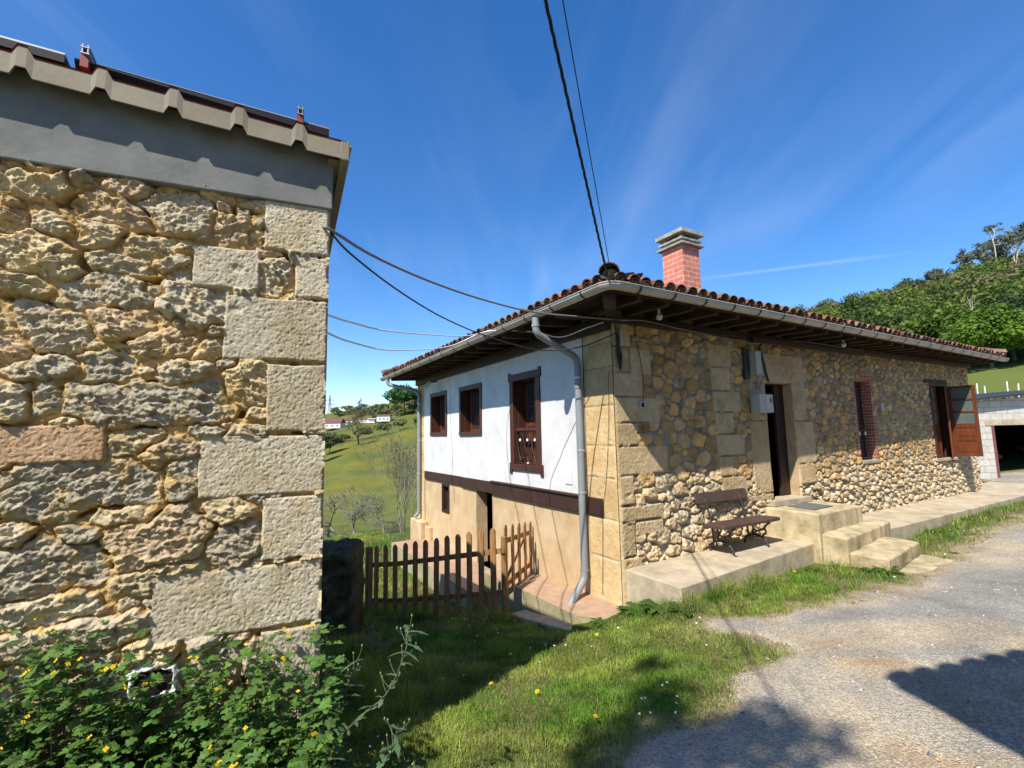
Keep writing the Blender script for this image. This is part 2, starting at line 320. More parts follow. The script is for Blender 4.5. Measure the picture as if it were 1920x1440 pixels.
# near part
nxs=np.concatenate([np.arange(-14,-3,.25),np.arange(-3,6,.07),np.arange(6,16,.14),np.arange(16,24.1,.4)]); nys=np.concatenate([np.arange(-8,1,.5),np.arange(1,9,.07),np.arange(9,16,.16),np.arange(16,30,.4)])
def gz(X,Y): return ground(X,Y)+fbm(X*2.2,Y*2.2,4,5)*.02
V,F=grid(nxs,nys,gz); x,y=V[:,0],V[:,1]
r=roadsd(x,y); g=mix((.085,.12,.03),(.17,.145,.07),sstep(-.15,.5,fbm(x*1.3,y*1.3,5,3)))
g=mix(g,(.36,.29,.19),sstep(-.38,.0,r)); 
V[:,2]-=np.where(r>.35,.05,0)
# polar far part
azs=np.radians(np.concatenate([np.arange(-180,-40,5),np.arange(-40,75,.5),np.arange(75,180.1,5)])); rs=np.array(list(np.arange(12,30,1.2))+list(np.geomspace(30,900,75)))
A,RR=np.meshgrid(azs,rs); X=RR*np.sin(A); Y=RR*np.cos(A); Z=ground(X,Y)
amp=np.clip((RR-40)/200,0,1)*2.2; Z=Z+fbm(X/23.,Y/23.,4,21)*amp
Z-= np.where((X>-14)&(X<24)&(Y<30)&(Y>-8),.35,0)
nA=len(azs); V2=np.c_[X.ravel(),Y.ravel(),Z.ravel()]; i=(np.arange(len(rs)-1)[:,None]*nA+np.arange(nA-1)[None,:]).ravel(); F2=np.c_[i,i+1,i+nA+1,i+nA][:,::-1]
azd=np.degrees(A.ravel()); rr=RR.ravel(); x2,y2=V2[:,0],V2[:,1]
c=mix((.105,.135,.028),(.165,.165,.045),sstep(-.4,.5,fbm(x2/5.,y2/5.,6,31,.65)))
yl=sstep(-.05,.45,fbm(x2/14.+3,y2/6.,6,41,.6)+.25*np.clip((rr-120)/80,0,1)); inf=((azd<5)&(azd>-50)&(rr>50)&(rr<208)).astype(float)
c=mix(c,(.27,.21,.015),yl*inf*.42*(.5+.5*sstep(-.4,.3,fbm(x2/2.3,y2/2.3,3,43))))
c=mix(c,(.07,.09,.03),((azd<5)&(rr>=203)&(rr<216)).astype(float)*.8)
c=mix(c,(.15,.14,.075),sstep(.1,.5,fbm(x2/3.,y2/3.,4,51))*((azd<5)&(rr<50)).astype(float)*.8)
# rough pasture on the right with a stony track
rp=((azd>35)&(rr<100)).astype(float); c=mix(c,(.15,.16,.085),sstep(-.2,.4,fbm(x2/3.5,y2/3.5,5,61))*rp*((rr>22)&(rr<60)))
c=mix(c,(.13,.165,.04),rp*(rr>=64).astype(float)*(.5+.5*sstep(-.4,.4,fbm(x2/2.,y2/2.,4,63)))); c=mix(c,(.21,.16,.12),rp*((rr>58)&(rr<64)).astype(float)*.8)
c=mix(c,(.05,.075,.025),((azd>20)&(rr>=96)).astype(float)); 
o=mk('ground',V,F,m_ground,None,g,True); prop(o,'short lawn and sloping soil between the two stone buildings','lawn',kind='structure')
o=mk('hills',V2,F2,m_ground,None,c,True); prop(o,'green meadows with buttercups and rising hillsides round the farm','hills',kind='structure')
# gravel road: own sheet a little above
m_road=bpy.data.materials.new('gravel road'); m_road.use_nodes=True; t=m_road.node_tree; b=t.nodes['Principled BSDF']; b.inputs['Roughness'].default_value=.95; b.inputs['Specular IOR Level'].default_value=.1
tcn=nn('ShaderNodeTexCoord',t); at=nn('ShaderNodeAttribute',t,attribute_name='Col'); vo=nn('ShaderNodeTexVoronoi',t); vo.inputs['Scale'].default_value=78; vo.inputs['Randomness'].default_value=1
vo2=nn('ShaderNodeTexVoronoi',t); vo2.inputs['Scale'].default_value=135
for q in (vo,vo2): t.links.new(tcn.outputs['Object'],q.inputs['Vector'])
hv=nn('ShaderNodeSeparateColor',t); t.links.new(vo.outputs['Color'],hv.inputs[0]); hv2=nn('ShaderNodeSeparateColor',t); t.links.new(vo2.outputs['Color'],hv2.inputs[0])
mrv=nn('ShaderNodeMapRange',t); mrv.inputs[3].default_value=.74; mrv.inputs[4].default_value=1.25; t.links.new(hv.outputs[0],mrv.inputs[0])
mrv2=nn('ShaderNodeMapRange',t); mrv2.inputs[3].default_value=.7; mrv2.inputs[4].default_value=1.3; t.links.new(hv2.outputs[0],mrv2.inputs[0])
mv=mth('MULTIPLY',mrv.outputs[0],mrv2.outputs[0],tree=t); no=nn('ShaderNodeTexNoise',t); no.inputs['Scale'].default_value=1.8; no.inputs['Detail'].default_value=5; t.links.new(tcn.outputs['Object'],no.inputs['Vector'])
mv=mth('MULTIPLY',mv,mth('ADD',mth('MULTIPLY',no.outputs[0],1.0,tree=t),.5,tree=t),tree=t)
vm=nn('ShaderNodeVectorMath',t,operation='SCALE'); t.links.new(at.outputs['Color'],vm.inputs[0]); t.links.new(mv,vm.inputs['Scale']); t.links.new(vm.outputs[0],b.inputs['Base Color'])
bp=nn('ShaderNodeBump',t); bp.inputs['Distance'].default_value=.006; bp.invert=True; t.links.new(vo.outputs['Distance'],bp.inputs['Height']); bp2=nn('ShaderNodeBump',t); bp2.inputs['Distance'].default_value=.005; bp2.invert=True; t.links.new(vo2.outputs['Distance'],bp2.inputs['Height']); t.links.new(bp.outputs[0],bp2.inputs['Normal']); t.links.new(bp2.outputs[0],b.inputs['Normal'])
rxs=np.concatenate([np.arange(-3.5,7,.05),np.arange(7,24,.15)]); rys=np.concatenate([np.arange(-8,1,.4),np.arange(1,9,.05),np.arange(9,16,.14)])
V,F=grid(rxs,rys,lambda X,Y:gz(X,Y)); x,y=V[:,0],V[:,1]; r=roadsd(x,y)
V[:,2]+=np.where(r>0,.012,-.03)-np.clip(.1-r,0,.1)*.1+fbm(x*1.1,y*1.1,3,71)*.012
keep=(r[F]>-.06).all(1); F=F[keep]
dirt=sstep(.02,.42,fbm(x*.55+4,y*.85,5,81)); dirt=np.maximum(dirt,sstep(.45,0,r)*.85)
d2=np.hypot((x-2.9)/1.9,(y-4.35)/.45); dirt=np.maximum(dirt,sstep(1.2,.4,d2)*.85); 
rc=mix((.29,.278,.25),(.42,.35,.25),dirt); rc=mix(rc,(.38,.25,.14),sstep(.25,.6,fbm(x*1.5,y*2.6,4,91))*dirt*.5)
o=mk('road',V,F,m_road,None,rc,True); prop(o,'grey gravel farm track curving past the farmhouse','road',kind='structure')
# ---------------------------------------------------------------- stone wall generator
def stones(xs,zs,seeds,quoins,mortar_w,depth,warp,seed,facet,mortar_fn,col_fn,jit=.5,fs=1.,groove=.020,dw_=.65):
    """height (out of the wall) and colour on the grid xs*zs; seeds: array cx,cz,rx,rz ; quoins: x0,x1,z0,z1"""
    X,Z=np.meshgrid(xs,zs); sh=X.shape; Xf=X.ravel(); Zf=Z.ravel()
    wx=Xf+fbm(Xf*7,Zf*7,4,seed)*warp+fbm(Xf*28,Zf*28,2,seed+50)*warp*.3; wz=Zf+fbm(Xf*7+9,Zf*7,4,seed+9)*warp+fbm(Xf*28,Zf*28+5,2,seed+60)*warp*.3
    n=len(seeds); B1=np.full(Xf.size,9e9); B2=np.full(Xf.size,9e9); I1=np.zeros(Xf.size,int); g=np.random.default_rng(seed)
    order=np.argsort(Xf,kind='stable'); CH=np.array_split(order,max(1,Xf.size//2500))
    rmax=seeds[:,2].max()
    ang=g.normal(0,.16,n)
    for ch in CH:
        x0,x1=Xf[ch].min(),Xf[ch].max(); k=np.where((seeds[:,0]>x0-rmax*2.3)&(seeds[:,0]<x1+rmax*2.3))[0]
        if len(k)<3: k=np.arange(n)
        S=seeds[k]; dx=wx[ch][:,None]-S[None,:,0]; dz=wz[ch][:,None]-S[None,:,1]; ca,sa=np.cos(ang[k]),np.sin(ang[k])
        ex=np.abs(dx*ca+dz*sa)/S[None,:,2]; ez=np.abs(-dx*sa+dz*ca)/S[None,:,3]
        D=(ex**2.6+ez**2.6)**(1/2.6)
        p=np.argpartition(D,1,axis=1)[:,:2]; a=np.take_along_axis(D,p,1); sw=a[:,0]>a[:,1]
        B1[ch]=a.min(1); B2[ch]=a.max(1); I1[ch]=k[np.where(sw,p[:,1],p[:,0])]
    rm=np.minimum(seeds[I1,2],seeds[I1,3])
    e=(B2-B1)*rm*.5; e=np.minimum(e,(1.22-B1)*rm)     # metres from the joint
    stone=sstep(mortar_w*.25,mortar_w*1.2,e+fbm(Xf*30,Zf*30,3,seed+5)*mortar_w*.5)
    dome=1-np.clip(1-e/(rm*.55),0,1)**2.2
    pr=g.uniform(.35,1,n); tx=g.normal(0,jit,n); tz=g.normal(0,jit,n)
    dx=Xf-seeds[I1,0]; dz=Zf-seeds[I1,1]
    fa=g.uniform(-.5,.5,n)[I1]; u=(dx*np.cos(fa)+dz*np.sin(fa)); v=(-dx*np.sin(fa)+dz*np.cos(fa)); off=I1*3.7
    wu=u+fbm(u*25,v*25,3,seed+21)*.008; wv=v+fbm(u*25+4,v*25,3,seed+22)*.006
    F1_=facets(wu+off,wv,.075*fs,.042*fs,seed+20,1.5); F2_=facets(wu+off,wv+off,.028*fs,.018*fs,seed+30,1.4); fac2=fbm(u*40+off,v*70,4,seed+31,.6)
    h=stone*(depth*((1-dw_)*pr[I1]+dw_*dome*pr[I1])+(dx*tx[I1]+dz*tz[I1])*.35*dome + facet*(.75*F1_+.38*F2_+.22*fac2)*(.35+.65*dome))
    mort=mortar_fn(Xf,Zf); h=h+(1-stone)*(mort)-groove*np.exp(-((stone-.25)/.22)**2)*sstep(-.25,.35,fbm(Xf*8,Zf*8,3,seed+6))
    col=col_fn(Xf,Zf,I1,stone,dome,g,n)
    for qi,(x0,x1,z0,z1) in enumerate(quoins):
        qw=fbm(Xf*9,Zf*9,3,seed+77)*.006
        d=np.minimum(np.minimum(Xf-x0,x1-Xf),np.minimum(Zf-z0,z1-Zf))+qw
        # rounded corners
        m=d>0; q=sstep(.0,.014,d); lev=depth*.72+g.uniform(-.004,.006)
        pit=fbm(Xf*46+qi*5,Zf*46,4,seed+88,.7); hq=lev-(.013*np.abs(pit))-.012*sstep(.45,.9,fbm(Xf*8,Zf*8+qi,3,seed+99))
        h=np.where(m,h*(1-q)+hq*q-(1-q)*.01*(q<.5),h)
        cq=np.array(QCOL if len(quoins)!=12 or qi<11 else (.55,.37,.22))*(g.uniform(.88,1.08)); nz=sstep(-.4,.6,fbm(Xf*5+qi*3,Zf*5,4,seed+66))
        cc=mix(cq,cq*np.array([.86,.8,.7]),nz); col=np.where(m[:,None],col*(1-q[:,None])+cc*q[:,None],col)
    return X,Z,h.reshape(sh),col
def rand_seeds(x0,x1,z0,z1,rx,rz,seed,given=(),quoins=(),tries=6000,scf=None):
    g=np.random.default_rng(seed); S=[tuple(s) for s in given]
    A=np.array(S) if S else np.zeros((0,4)); out=list(S)
    cur=np.zeros((tries+len(S),4)); k=len(S); 
    if k: cur[:k]=A
    sizes=np.sort(g.beta(1.6,3.0,tries))[::-1]
    for i in range(tries):
        f=sizes[i]; a=rx[0]+(rx[1]-rx[0])*f*g.uniform(.7,1.15); b=rz[0]+(rz[1]-rz[0])*f*g.uniform(.75,1.1)
        x=g.uniform(x0,x1); z=g.uniform(z0,z1)
        if scf: k_s=scf(x,z); a*=k_s; b*=k_s
        if any(q[0]+a*.1<x<q[1]-a*.1 and q[2]<z<q[3] for q in quoins): continue
        if k:
            d=((np.abs(cur[:k,0]-x)/(cur[:k,2]+a))**2.2+(np.abs(cur[:k,1]-z)/(cur[:k,3]+b))**2.2)
            if d.min()<.80: continue
        cur[k]=(x,z,a,b); k+=1
    return cur[:k]
def wallmesh(name,X,Z,h,col,P0,DX,NN,mats,parent,holes=(),back=.12):
    V=P0+np.multiply.outer(X.ravel(),DX)+np.multiply.outer(Z.ravel(),np.array([0,0,1.]))+np.multiply.outer(h.ravel(),NN)
    ny,nx=X.shape; i=(np.arange(ny-1)[:,None]*nx+np.arange(nx-1)[None,:]); 
    cxm=(X[:-1,:-1]+X[1:,1:])/2; czm=(Z[:-1,:-1]+Z[1:,1:])/2; keep=np.ones(cxm.shape,bool)
    for (a,b,c_,d) in holes: keep&=~((cxm>a)&(cxm<b)&(czm>c_)&(czm<d))
    i=i[keep]; F=np.c_[i,i+1,i+nx+1,i+nx]
    return mk(name,V,F,mats,parent,col,True)
def snapgrid(a,b,step,snaps=()):
    pts=sorted(set([a,b]+list(snaps))); o=[]
    for p,q in zip(pts[:-1],pts[1:]):
        n=max(1,int(round((q-p)/(step(p) if callable(step) else step)))); o+=list(np.linspace(p,q,n,endpoint=False))
    return np.array(o+[b])
# ---------------------------------------------------------------- barn
BP=np.array([-1.17,2.92,0.]); BD=np.array([math.sin(R(67)),math.cos(R(67)),0.]); BN=np.array([BD[1],-BD[0],0.])
BS=np.array([math.sin(R(-27)),math.cos(R(-27)),0.])   # along the gable side, away from the viewer
def BW(a,n,z):
    n=np.asarray(n,float); return BP+np.multiply.outer(np.asarray(a,float),BD)+np.multiply.outer(np.maximum(n,0),BN)+np.multiply.outer(np.maximum(-n,0),BS)+np.multiply.outer(np.asarray(z,float),np.array([0,0,1.]))
barn=thing('stone_barn',(-1.17,2.92,-.36),'rubble stone barn at the left with big corner blocks and a grey top band','barn')
BQ=[(-.38,.0,2.76,3.12),(-.74,-.385,2.49,2.75),(-.2,0,2.475,2.75),(-.57,0,2.07,2.465),(-.335,0,1.64,2.06),(-.66,0,1.275,1.63),(-.335,0,.90,1.265),(-.84,0,.53,.89),(-.32,0,.15,.52),(-.62,0,-.22,.14),(-.3,0,-.6,-.23),(-1.56,-1.07,1.50,1.70)]
gs=[(-1.469,2.96,0.173,0.082),(-1.106,2.875,0.198,0.078),(-0.809,2.91,0.19,0.123),(-1.351,2.757,0.095,0.06),(-1.181,2.739,0.146,0.077),(-0.976,2.708,0.151,0.071),(-1.405,2.587,0.218,0.111),(-0.55,2.87,0.125,0.085),(-1.101,2.567,0.18,0.062),(-0.847,2.631,0.102,0.048),(-1.15,2.41,0.209,0.122),(-0.708,2.424,0.189,0.147),(-1.522,2.744,0.077,0.058),(-1.436,2.41,0.123,0.058),(-1.337,2.204,0.186,0.118),(-1.047,2.255,0.179,0.092),(-0.824,2.164,0.184,0.079),(-0.642,2.128,0.086,0.081),(-1.514,2.123,0.09,0.142),(-1.323,1.993,0.246,0.058),(-1.103,2.001,0.128,0.091),(-0.752,1.984,0.151,0.08),(-0.905,1.815,0.408,0.124),(-1.457,1.824,0.09,0.099),(-1.333,1.826,0.076,0.087),(-0.987,1.598,0.175,0.06),(-0.769,1.549,0.181,0.07),(-1.175,1.356,0.429,0.16),(-0.737,1.386,0.099,0.14),(-0.819,1.078,0.32,0.167),(-1.257,0.992,0.297,0.155),(-0.99,1.233,0.188,0.074),(-1.284,0.791,0.264,0.083),(-1.13,0.638,0.448,0.078),(-0.525,1.195,0.151,0.08),(-0.491,1.015,0.134,0.127),(-0.418,1.931,0.123,0.133),(-0.809,0.882,0.254,0.075),(-0.326,2.613,0.091,0.104),(-1.41,1.164,0.088,0.083),(-1.161,1.14,0.137,0.058)]   # big stones: centre and half size on the wall
gs=np.array(gs)
def bcol(Xf,Zf,I,st,dome,g,n):
    base=np.array([(.62,.49,.28),(.55,.46,.30),(.48,.42,.30),(.58,.43,.26),(.64,.50,.28),(.50,.42,.29)])[g.integers(0,6,n)]*g.uniform(.82,1.1,(n,1))
    c=base[I]*(1+.28*(facets(Xf,Zf,.06,.04,350,.2)[:,None])); ed=sstep(-.1,.5,fbm(Xf*11,Zf*11,5,301)+(1-dome)*.55-.25)
    c=mix(c,(.56,.38,.15),ed*.85); gr=sstep(.0,.45,fbm(Xf*5+7,Zf*9,5,311)); c=mix(c,(.38,.36,.29),gr*.25)
    mo=mix((.60,.41,.17),(.46,.29,.11),sstep(-.3,.4,fbm(Xf*9,Zf*9,4,321))); return c*st[:,None]+mo*(1-st[:,None])
def bmort(Xf,Zf): 
    hole=sstep(.27,.45,fbm(Xf*6.5,Zf*12,3,331)); return .004+fbm(Xf*22,Zf*22,4,341)*.010+facets(Xf,Zf,.035,.022,342,1.2)*.012-hole*.075
QCOL=(.58,.51,.375)
xs=np.concatenate([np.arange(-5.2,-2.1,.02),np.arange(-2.1,.001,.0062)]); xs[-1]=0.; zs=np.arange(-.62,3.13,.0064)
bs=rand_seeds(-5.3,.05,-.7,3.2,(.03,.15),(.022,.085),5,gs,BQ,9000)
X,Z,h,c=stones(xs,zs,bs,BQ,.008,.048,.032,3,.042,bmort,bcol,.42,dw_=.38)
wallmesh('rubble_wall',X,Z,h,c,BP,BD,BN,m_rub,barn)
# side and back walls, plain rubble (seen only from the side)
def sidewall(name,P0,DX,NN,L,z0,z1,parent,seed,m=m_rub,step=.035,cf=None,mf=None,size=((.05,.17),(.04,.1)),tries=2500):
    xs=np.arange(0,L+.01,step); zs=np.arange(z0,z1+.01,step); s=rand_seeds(-.1,L+.1,z0-.1,z1+.1,size[0],size[1],seed,(),(),tries)
    X,Z,h,c=stones(xs,zs,s,[],.012,.03,.02,seed,.01,mf or bmort,cf or bcol,.2); return wallmesh(name,X,Z,h,c,P0,DX,NN,m,parent)
sidewall('side_wall',BP-BD*.06,BS,BD,3.5,-1.7,3.13,barn,41)
mb=MB(); mb.add(*box8([BW(-5.2,-3.5,-1.7),BW(-.09,-3.5,-1.7),BW(-.09,-.08,-1.7),BW(-5.2,-.08,-1.7),BW(-5.2,-3.5,2.75),BW(-.09,-3.5,2.75),BW(-.09,-.08,3.05),BW(-5.2,-.08,3.05)])); mb.build('wall_core',m_conc,barn)
# ring band
mb=MB(); mb.add(*box8([BW(-5.2,-.3,3.07),BW(.012,-.3,3.07),BW(.012,.055,3.07),BW(-5.2,.055,3.07),BW(-5.2,-.3,3.83),BW(.012,-.3,3.47),BW(.012,.055,3.47),BW(-5.2,.055,3.83)]))
mb.add(*box8([BW(-.3,-3.5,2.6),BW(.008,-3.5,2.6),BW(.008,-.303,3.07),BW(-.3,-.303,3.07),BW(-.3,-3.5,2.85),BW(.008,-3.5,2.85),BW(.008,-.303,3.43),BW(-.3,-.303,3.43)]))
mb.build('render_band',m_ringb,barn,bevel=.008)
# profiled skirt of the roof sheet and the sheets above (ribs run up the slope)
prof=[]; p=-.02-.30*18
px=0.09
while px>-5.4:
    prof+=[(px,0,0),(px-.235,0,0),(px-.262,.048,.004),(px-.302,.048,.004),(px-.325,0,0)]; px-=.325
prof=np.array(prof); prof[:,1]+=.068*np.maximum(-prof[:,0],0); SL=-math.tan(R(10.2))
def sheet(off0,off1,zt,zb,n0):
    mb=MB(); top=BW(prof[:,0],n0+prof[:,2],zt+prof[:,1]); bot=BW(prof[:,0],n0+.004+prof[:,2],zb+prof[:,1]); k=len(prof)
    th=BN*-.012
    Vv=np.vstack([top,bot,top+th,bot+th]); F=[(i,i+1,k+i+1,k+i) for i in range(k-1)]+[(2*k+i,3*k+i,3*k+i+1,2*k+i+1) for i in range(k-1)]+[(k+i,k+i+1,3*k+i+1,3*k+i) for i in range(k-1)]
    mb.add(Vv,F); return mb
sheet(0,0,3.49,3.372,.152).build('eave_skirt',m_sheet,barn)
mb=MB(); k=len(prof); a=BW(prof[:,0],.156+prof[:,2],3.494+prof[:,1]); b_=BW(prof[:,0],-4.1,3.49+prof[:,1]+3.72*SL); Vv=np.vstack([a,b_,a-[0,0,.006],b_-[0,0,.006]])
mb.add(Vv,[(i,k+i,k+i+1,i+1) for i in range(k-1)]+[(2*k+i,2*k+i+1,3*k+i+1,3*k+i) for i in range(k-1)]); mb.build('roof_sheet',m_sheetr,barn)
# verge trim along the gable side
tr=MB()
def slp(a,n,dz): return BW(a,n,3.488+.064*max(-a,0)+(.12-n)*SL+dz)
for (a0,a1,z0,z1) in ((.05,.105,-.13,.004),):
    tr.add(*box8([slp(a0,-4.1,z0),slp(a1,-4.1,z0),slp(a1,.155,z0),slp(a0,.155,z0),slp(a0,-4.1,z1),slp(a1,-4.1,z1),slp(a1,.155,z1),slp(a0,.155,z1)]))
tr.add(*box8([slp(-.02,-4.1,-.105),slp(.05,-4.1,-.105),slp(.05,.10,-.105),slp(-.02,.10,-.105),slp(-.02,-4.1,-.09),slp(.05,-4.1,-.09),slp(.05,.10,-.09),slp(-.02,.10,-.09)]))
P=np.array([slp(.10,.122,-.005),slp(.10,-4.1,-.005)]); tr.add(*tube(P,.022,8)); tr.build('verge_trim',m_sheet,barn,bevel=.006)
# solar panels on red rails
sp_=thing('solar_panel',BW(-2.1,0,3.6),'dark solar panel lying on the barn roof on short red brackets','solar panel')
mb=MB()
for a0,a1,dz in ((-1.30,-.02,0.035),):
    for z0,z1,mi in ((dz,dz+.05,0),(dz+.05,dz+.058,1)):
        mb.add(*box8([slp(a0,-1.7,z0),slp(a1,-1.7,z0),slp(a1,.12,z0),slp(a0,.09,z0),slp(a0,-1.7,z1),slp(a1,-1.7,z1),slp(a1,.12,z1),slp(a0,.12,z1)]),mi=mi)
mb.build('panel',[m_solar,m_alu],sp_)
def clampy(th,a):
    c=MB()
    c.add(*box8([slp(a-.018,.02,.04),slp(a+.018,.02,.04),slp(a+.018,.14,.04),slp(a-.018,.14,.04),slp(a-.018,.02,.085),slp(a+.018,.02,.085),slp(a+.018,.14,.085),slp(a-.018,.14,.115)]),mi=0)
    for dz in (.115,.15): c.add(*box8([slp(a-.02,.04,dz),slp(a+.02,.04,dz),slp(a+.02,.142,dz),slp(a-.02,.142,dz),slp(a-.02,.04,dz+.006),slp(a+.02,.04,dz+.006),slp(a+.02,.142,dz+.006),slp(a-.02,.142,dz+.006)]),mi=1)
    for da in (-.012,.012): c.add(*box8([slp(a+da-.003,.05,.12),slp(a+da+.003,.05,.12),slp(a+da+.003,.14,.12),slp(a+da-.003,.14,.12),slp(a+da-.003,.05,.17),slp(a+da+.003,.05,.17),slp(a+da+.003,.14,.17),slp(a+da-.003,.14,.17)]),mi=1)
    return c.build('clamp',[m_sheetr,m_alu],th)
clampy(sp_,-.19); clampy(sp_,-1.25)
sp2=thing('solar_panel',BW(-4.1,0,3.6),'silver edged solar panel at the far left of the barn roof','solar panel')
mb=MB()
for z0,z1,mi in ((.04,.085,0),(.085,.095,1)): mb.add(*box8([slp(-3.5,-1.7,z0),slp(-1.335,-1.7,z0),slp(-1.335,.13,z0),slp(-3.5,.13,z0),slp(-3.5,-1.7,z1),slp(-1.335,-1.7,z1),slp(-1.335,.13,z1),slp(-3.5,.13,z1)]),mi=mi)
mb.build('panel',[m_solar,m_alu],sp2)
# flat black disc for the shade in a wall hole, ringed with white paint / foam
mb=MB(); th=np.linspace(0,2*math.pi,26)[:-1]; g=np.random.default_rng(4)
ri=.085+g.normal(0,.008,25); ro=.125+g.normal(0,.012,25); ca,cz=-.80,.35
Vv=[];
for k_,(r0,dn) in enumerate(((ri,.03),(ri+.01,.052),(ro*.8,.05),(ro,.028))): Vv+= [BW(ca+math.cos(t_)*r0[i],dn+g.normal(0,.003),cz+math.sin(t_)*r0[i]*.72+(.02 if math.sin(t_)>0 else 0)) for i,t_ in enumerate(th)]
F=[(k_*25+i,k_*25+(i+1)%25,(k_+1)*25+(i+1)%25,(k_+1)*25+i) for k_ in range(3) for i in range(25)]; Vv=[v+g.normal(0,.0035,3) for v in Vv]; mb.add(Vv,F); mb.build('foam_ring',m_white,barn)
mb=MB(); Vv=[BW(ca+math.cos(t_)*.09,.034,cz+math.sin(t_)*.068) for t_ in th]; mb.add(Vv,[tuple(range(25))]); mb.build('hole_shade_disc',m_black,barn)
# ---------------------------------------------------------------- farmhouse
house=thing('farmhouse',(1.39106757,6.3803421,-.62),'long stone farmhouse with white plastered side, clay tile roof and deep dark eaves','farmhouse')
def hbox(mb,s0,s1,n0,n1,z0,z1,mi=0,col=None):
    q=[HP(s,n,z) for z in (z0,z1) for (s,n) in ((s0,n0),(s0,n1),(s1,n1),(s1,n0))]
    return mb.add(q,[(0,1,2,3),(7,6,5,4),(0,4,5,1),(1,5,6,2),(2,6,7,3),(3,7,4,0)],mi=mi,col=col)
def HB(name,boxes,m,parent=None,bevel=0):
    mb=MB()
    for b in boxes: hbox(mb,*b)
    return mb.build(name,m,parent or house,bevel=bevel)
NS=np.array([DS[1],-DS[0],0.]); NW_=np.array([-DW[1],DW[0],0.])   # outward of the long wall, outward of the plaster wall
DOOR=(3.42,4.20,.42,2.42); WIN=(6.44,7.06,.93,2.58); RW=(9.93,10.93,.84,2.64)
SQ=[(0,.34,2.80,3.3),(0,.30,2.44,2.79),(.31,.72,2.42,2.80),(0,.55,2.10,2.43),(0,.86,1.74,2.09),(0,.40,1.42,1.73),(0,.97,1.02,1.41),(0,.28,.62,1.01),(0,.80,.40,.61),(.18,.80,.2,.39),(0,.26,-.05,.39),(0,.36,-.7,-.06),
(1.98,2.55,2.62,3.0),(2.02,2.5,2.24,2.61),(2.02,2.72,1.9,2.23),(2.05,2.5,1.55,1.89),(2.05,2.75,1.2,1.54),(2.08,2.42,.88,1.19),(2.1,2.72,.55,.87),
(2.92,3.42,.55,1.75),(2.98,3.42,1.76,2.4),(3.02,3.42,2.41,2.78),(3.2,4.62,2.42,2.94),(4.20,4.62,1.75,2.43),(4.20,4.80,.98,1.74),(4.20,4.72,.62,.97),(2.8,3.42,.43,.54)]
QCOL=(.57,.44,.26)
def hcol(Xf,Zf,I,st,dome,g,n):
    base=np.array([(.60,.42,.19),(.50,.36,.19),(.56,.45,.28),(.62,.46,.24),(.46,.38,.26),(.60,.41,.18),(.42,.29,.16)])[g.integers(0,7,n)]*g.uniform(.72,1.12,(n,1))
    c=base[I]; low=sstep(1.15,.6,Zf+fbm(Xf*1.5,Zf*1.5,3,401)*.35)
    c=mix(c,c*.45+np.array([.72,.58,.38])*.55,low)*(1+.25*facets(Xf,Zf,.09,.07,460,.2)[:,None]); c=mix(c,c*.72,sstep(.0,.5,fbm(Xf*6,Zf*6,4,402)))  # paler wall foot: its own tone plus a sunlit cream put into the colour
    mo=mix((.30,.27,.21),(.20,.175,.13),sstep(-.3,.4,fbm(Xf*4,Zf*4,4,403))); c=c*(1+low[:,None]*0+(1-low[:,None])*np.array([.12,.0,-.20])); mo=mo*(1-low[:,None])+np.array([.50,.45,.36])*low[:,None]
    return c*st[:,None]+mo*(1-st[:,None])
def hmort(Xf,Zf):
    low=sstep(1.1,.6,Zf+fbm(Xf*1.5,Zf*1.5,3,401)*.35); return fbm(Xf*12,Zf*12,3,404)*.006-low*(.018+.02*sstep(.1,.4,fbm(Xf*6,Zf*6,3,405)))
hx=snapgrid(0,12.4,lambda p:.0135 if p<3 else (.016 if p<6 else .022),(.0,3.42,4.20,6.44,7.06,9.93,10.93)); hz=snapgrid(-.7,3.34,.0145,(.42,2.42,.93,2.58,.84,2.64))
hs_=rand_seeds(-.1,12.5,-.8,3.4,(.038,.16),(.03,.12),17,(),SQ,16000,lambda x,z:(1.0 if x<3 else (.82 if x<5.5 else .68))*(.9 if z>2.6 else 1))
X,Z,h,c=stones(hx,hz,hs_,SQ,.010,.027,.028,23,.020,hmort,hcol,.16,1.25)
low=sstep(1.1,.55,Z); h=h*(1+.75*low)+low*.008
# fade relief to zero at the corner and openings so that reveals meet it
e=np.minimum(X/.03,1)
for (a,b,c0,c1) in (DOOR,WIN,RW):
    dx=np.maximum(np.maximum(a-X,X-b),0); dz=np.maximum(np.maximum(c0-Z,Z-c1),0); e=np.minimum(e,np.hypot(dx,dz)/.03)
h=h*np.clip(e,0,1)+.006*(1-np.clip(e,0,1))
wallmesh('stone_wall',X,Z,h,c,COR,DS,NS,m_house,house,(DOOR,WIN,RW))
# plaster side, modelled on a fine grid so that it is not dead flat
W1=(5.86,6.97,1.61,2.72); W2=(3.96,5.10,1.60,2.71); W3=(1.76,2.77,.96,2.71); WL=(5.76,6.24,-.24,.44); DL=(3.60,4.32,-1.05,.44)
def wgrid(name,u0,u1,z0,z1,n0,mats,holes,amp,step=.05,extra=None,seed=1,cols=None):
    us=snapgrid(u0,u1,step,[q for H in holes for q in H[:2] if u0<q<u1]); zs=snapgrid(z0,z1,step,[q for H in holes for q in H[2:] if z0<q<z1])
    U,Z=np.meshgrid(us,zs); h=n0+fbm(U*1.1,Z*1.1,3,seed)*amp; cc=None if cols is None else cols(U.ravel(),Z.ravel())
    return wallmesh(name,U,Z,h,cc,COR,DW,NW_,mats,house,holes)
wgrid('plaster_wall',.62,7.46,.66,3.2,.022,m_white,(W1,W2,W3),.012,.06,seed=61)
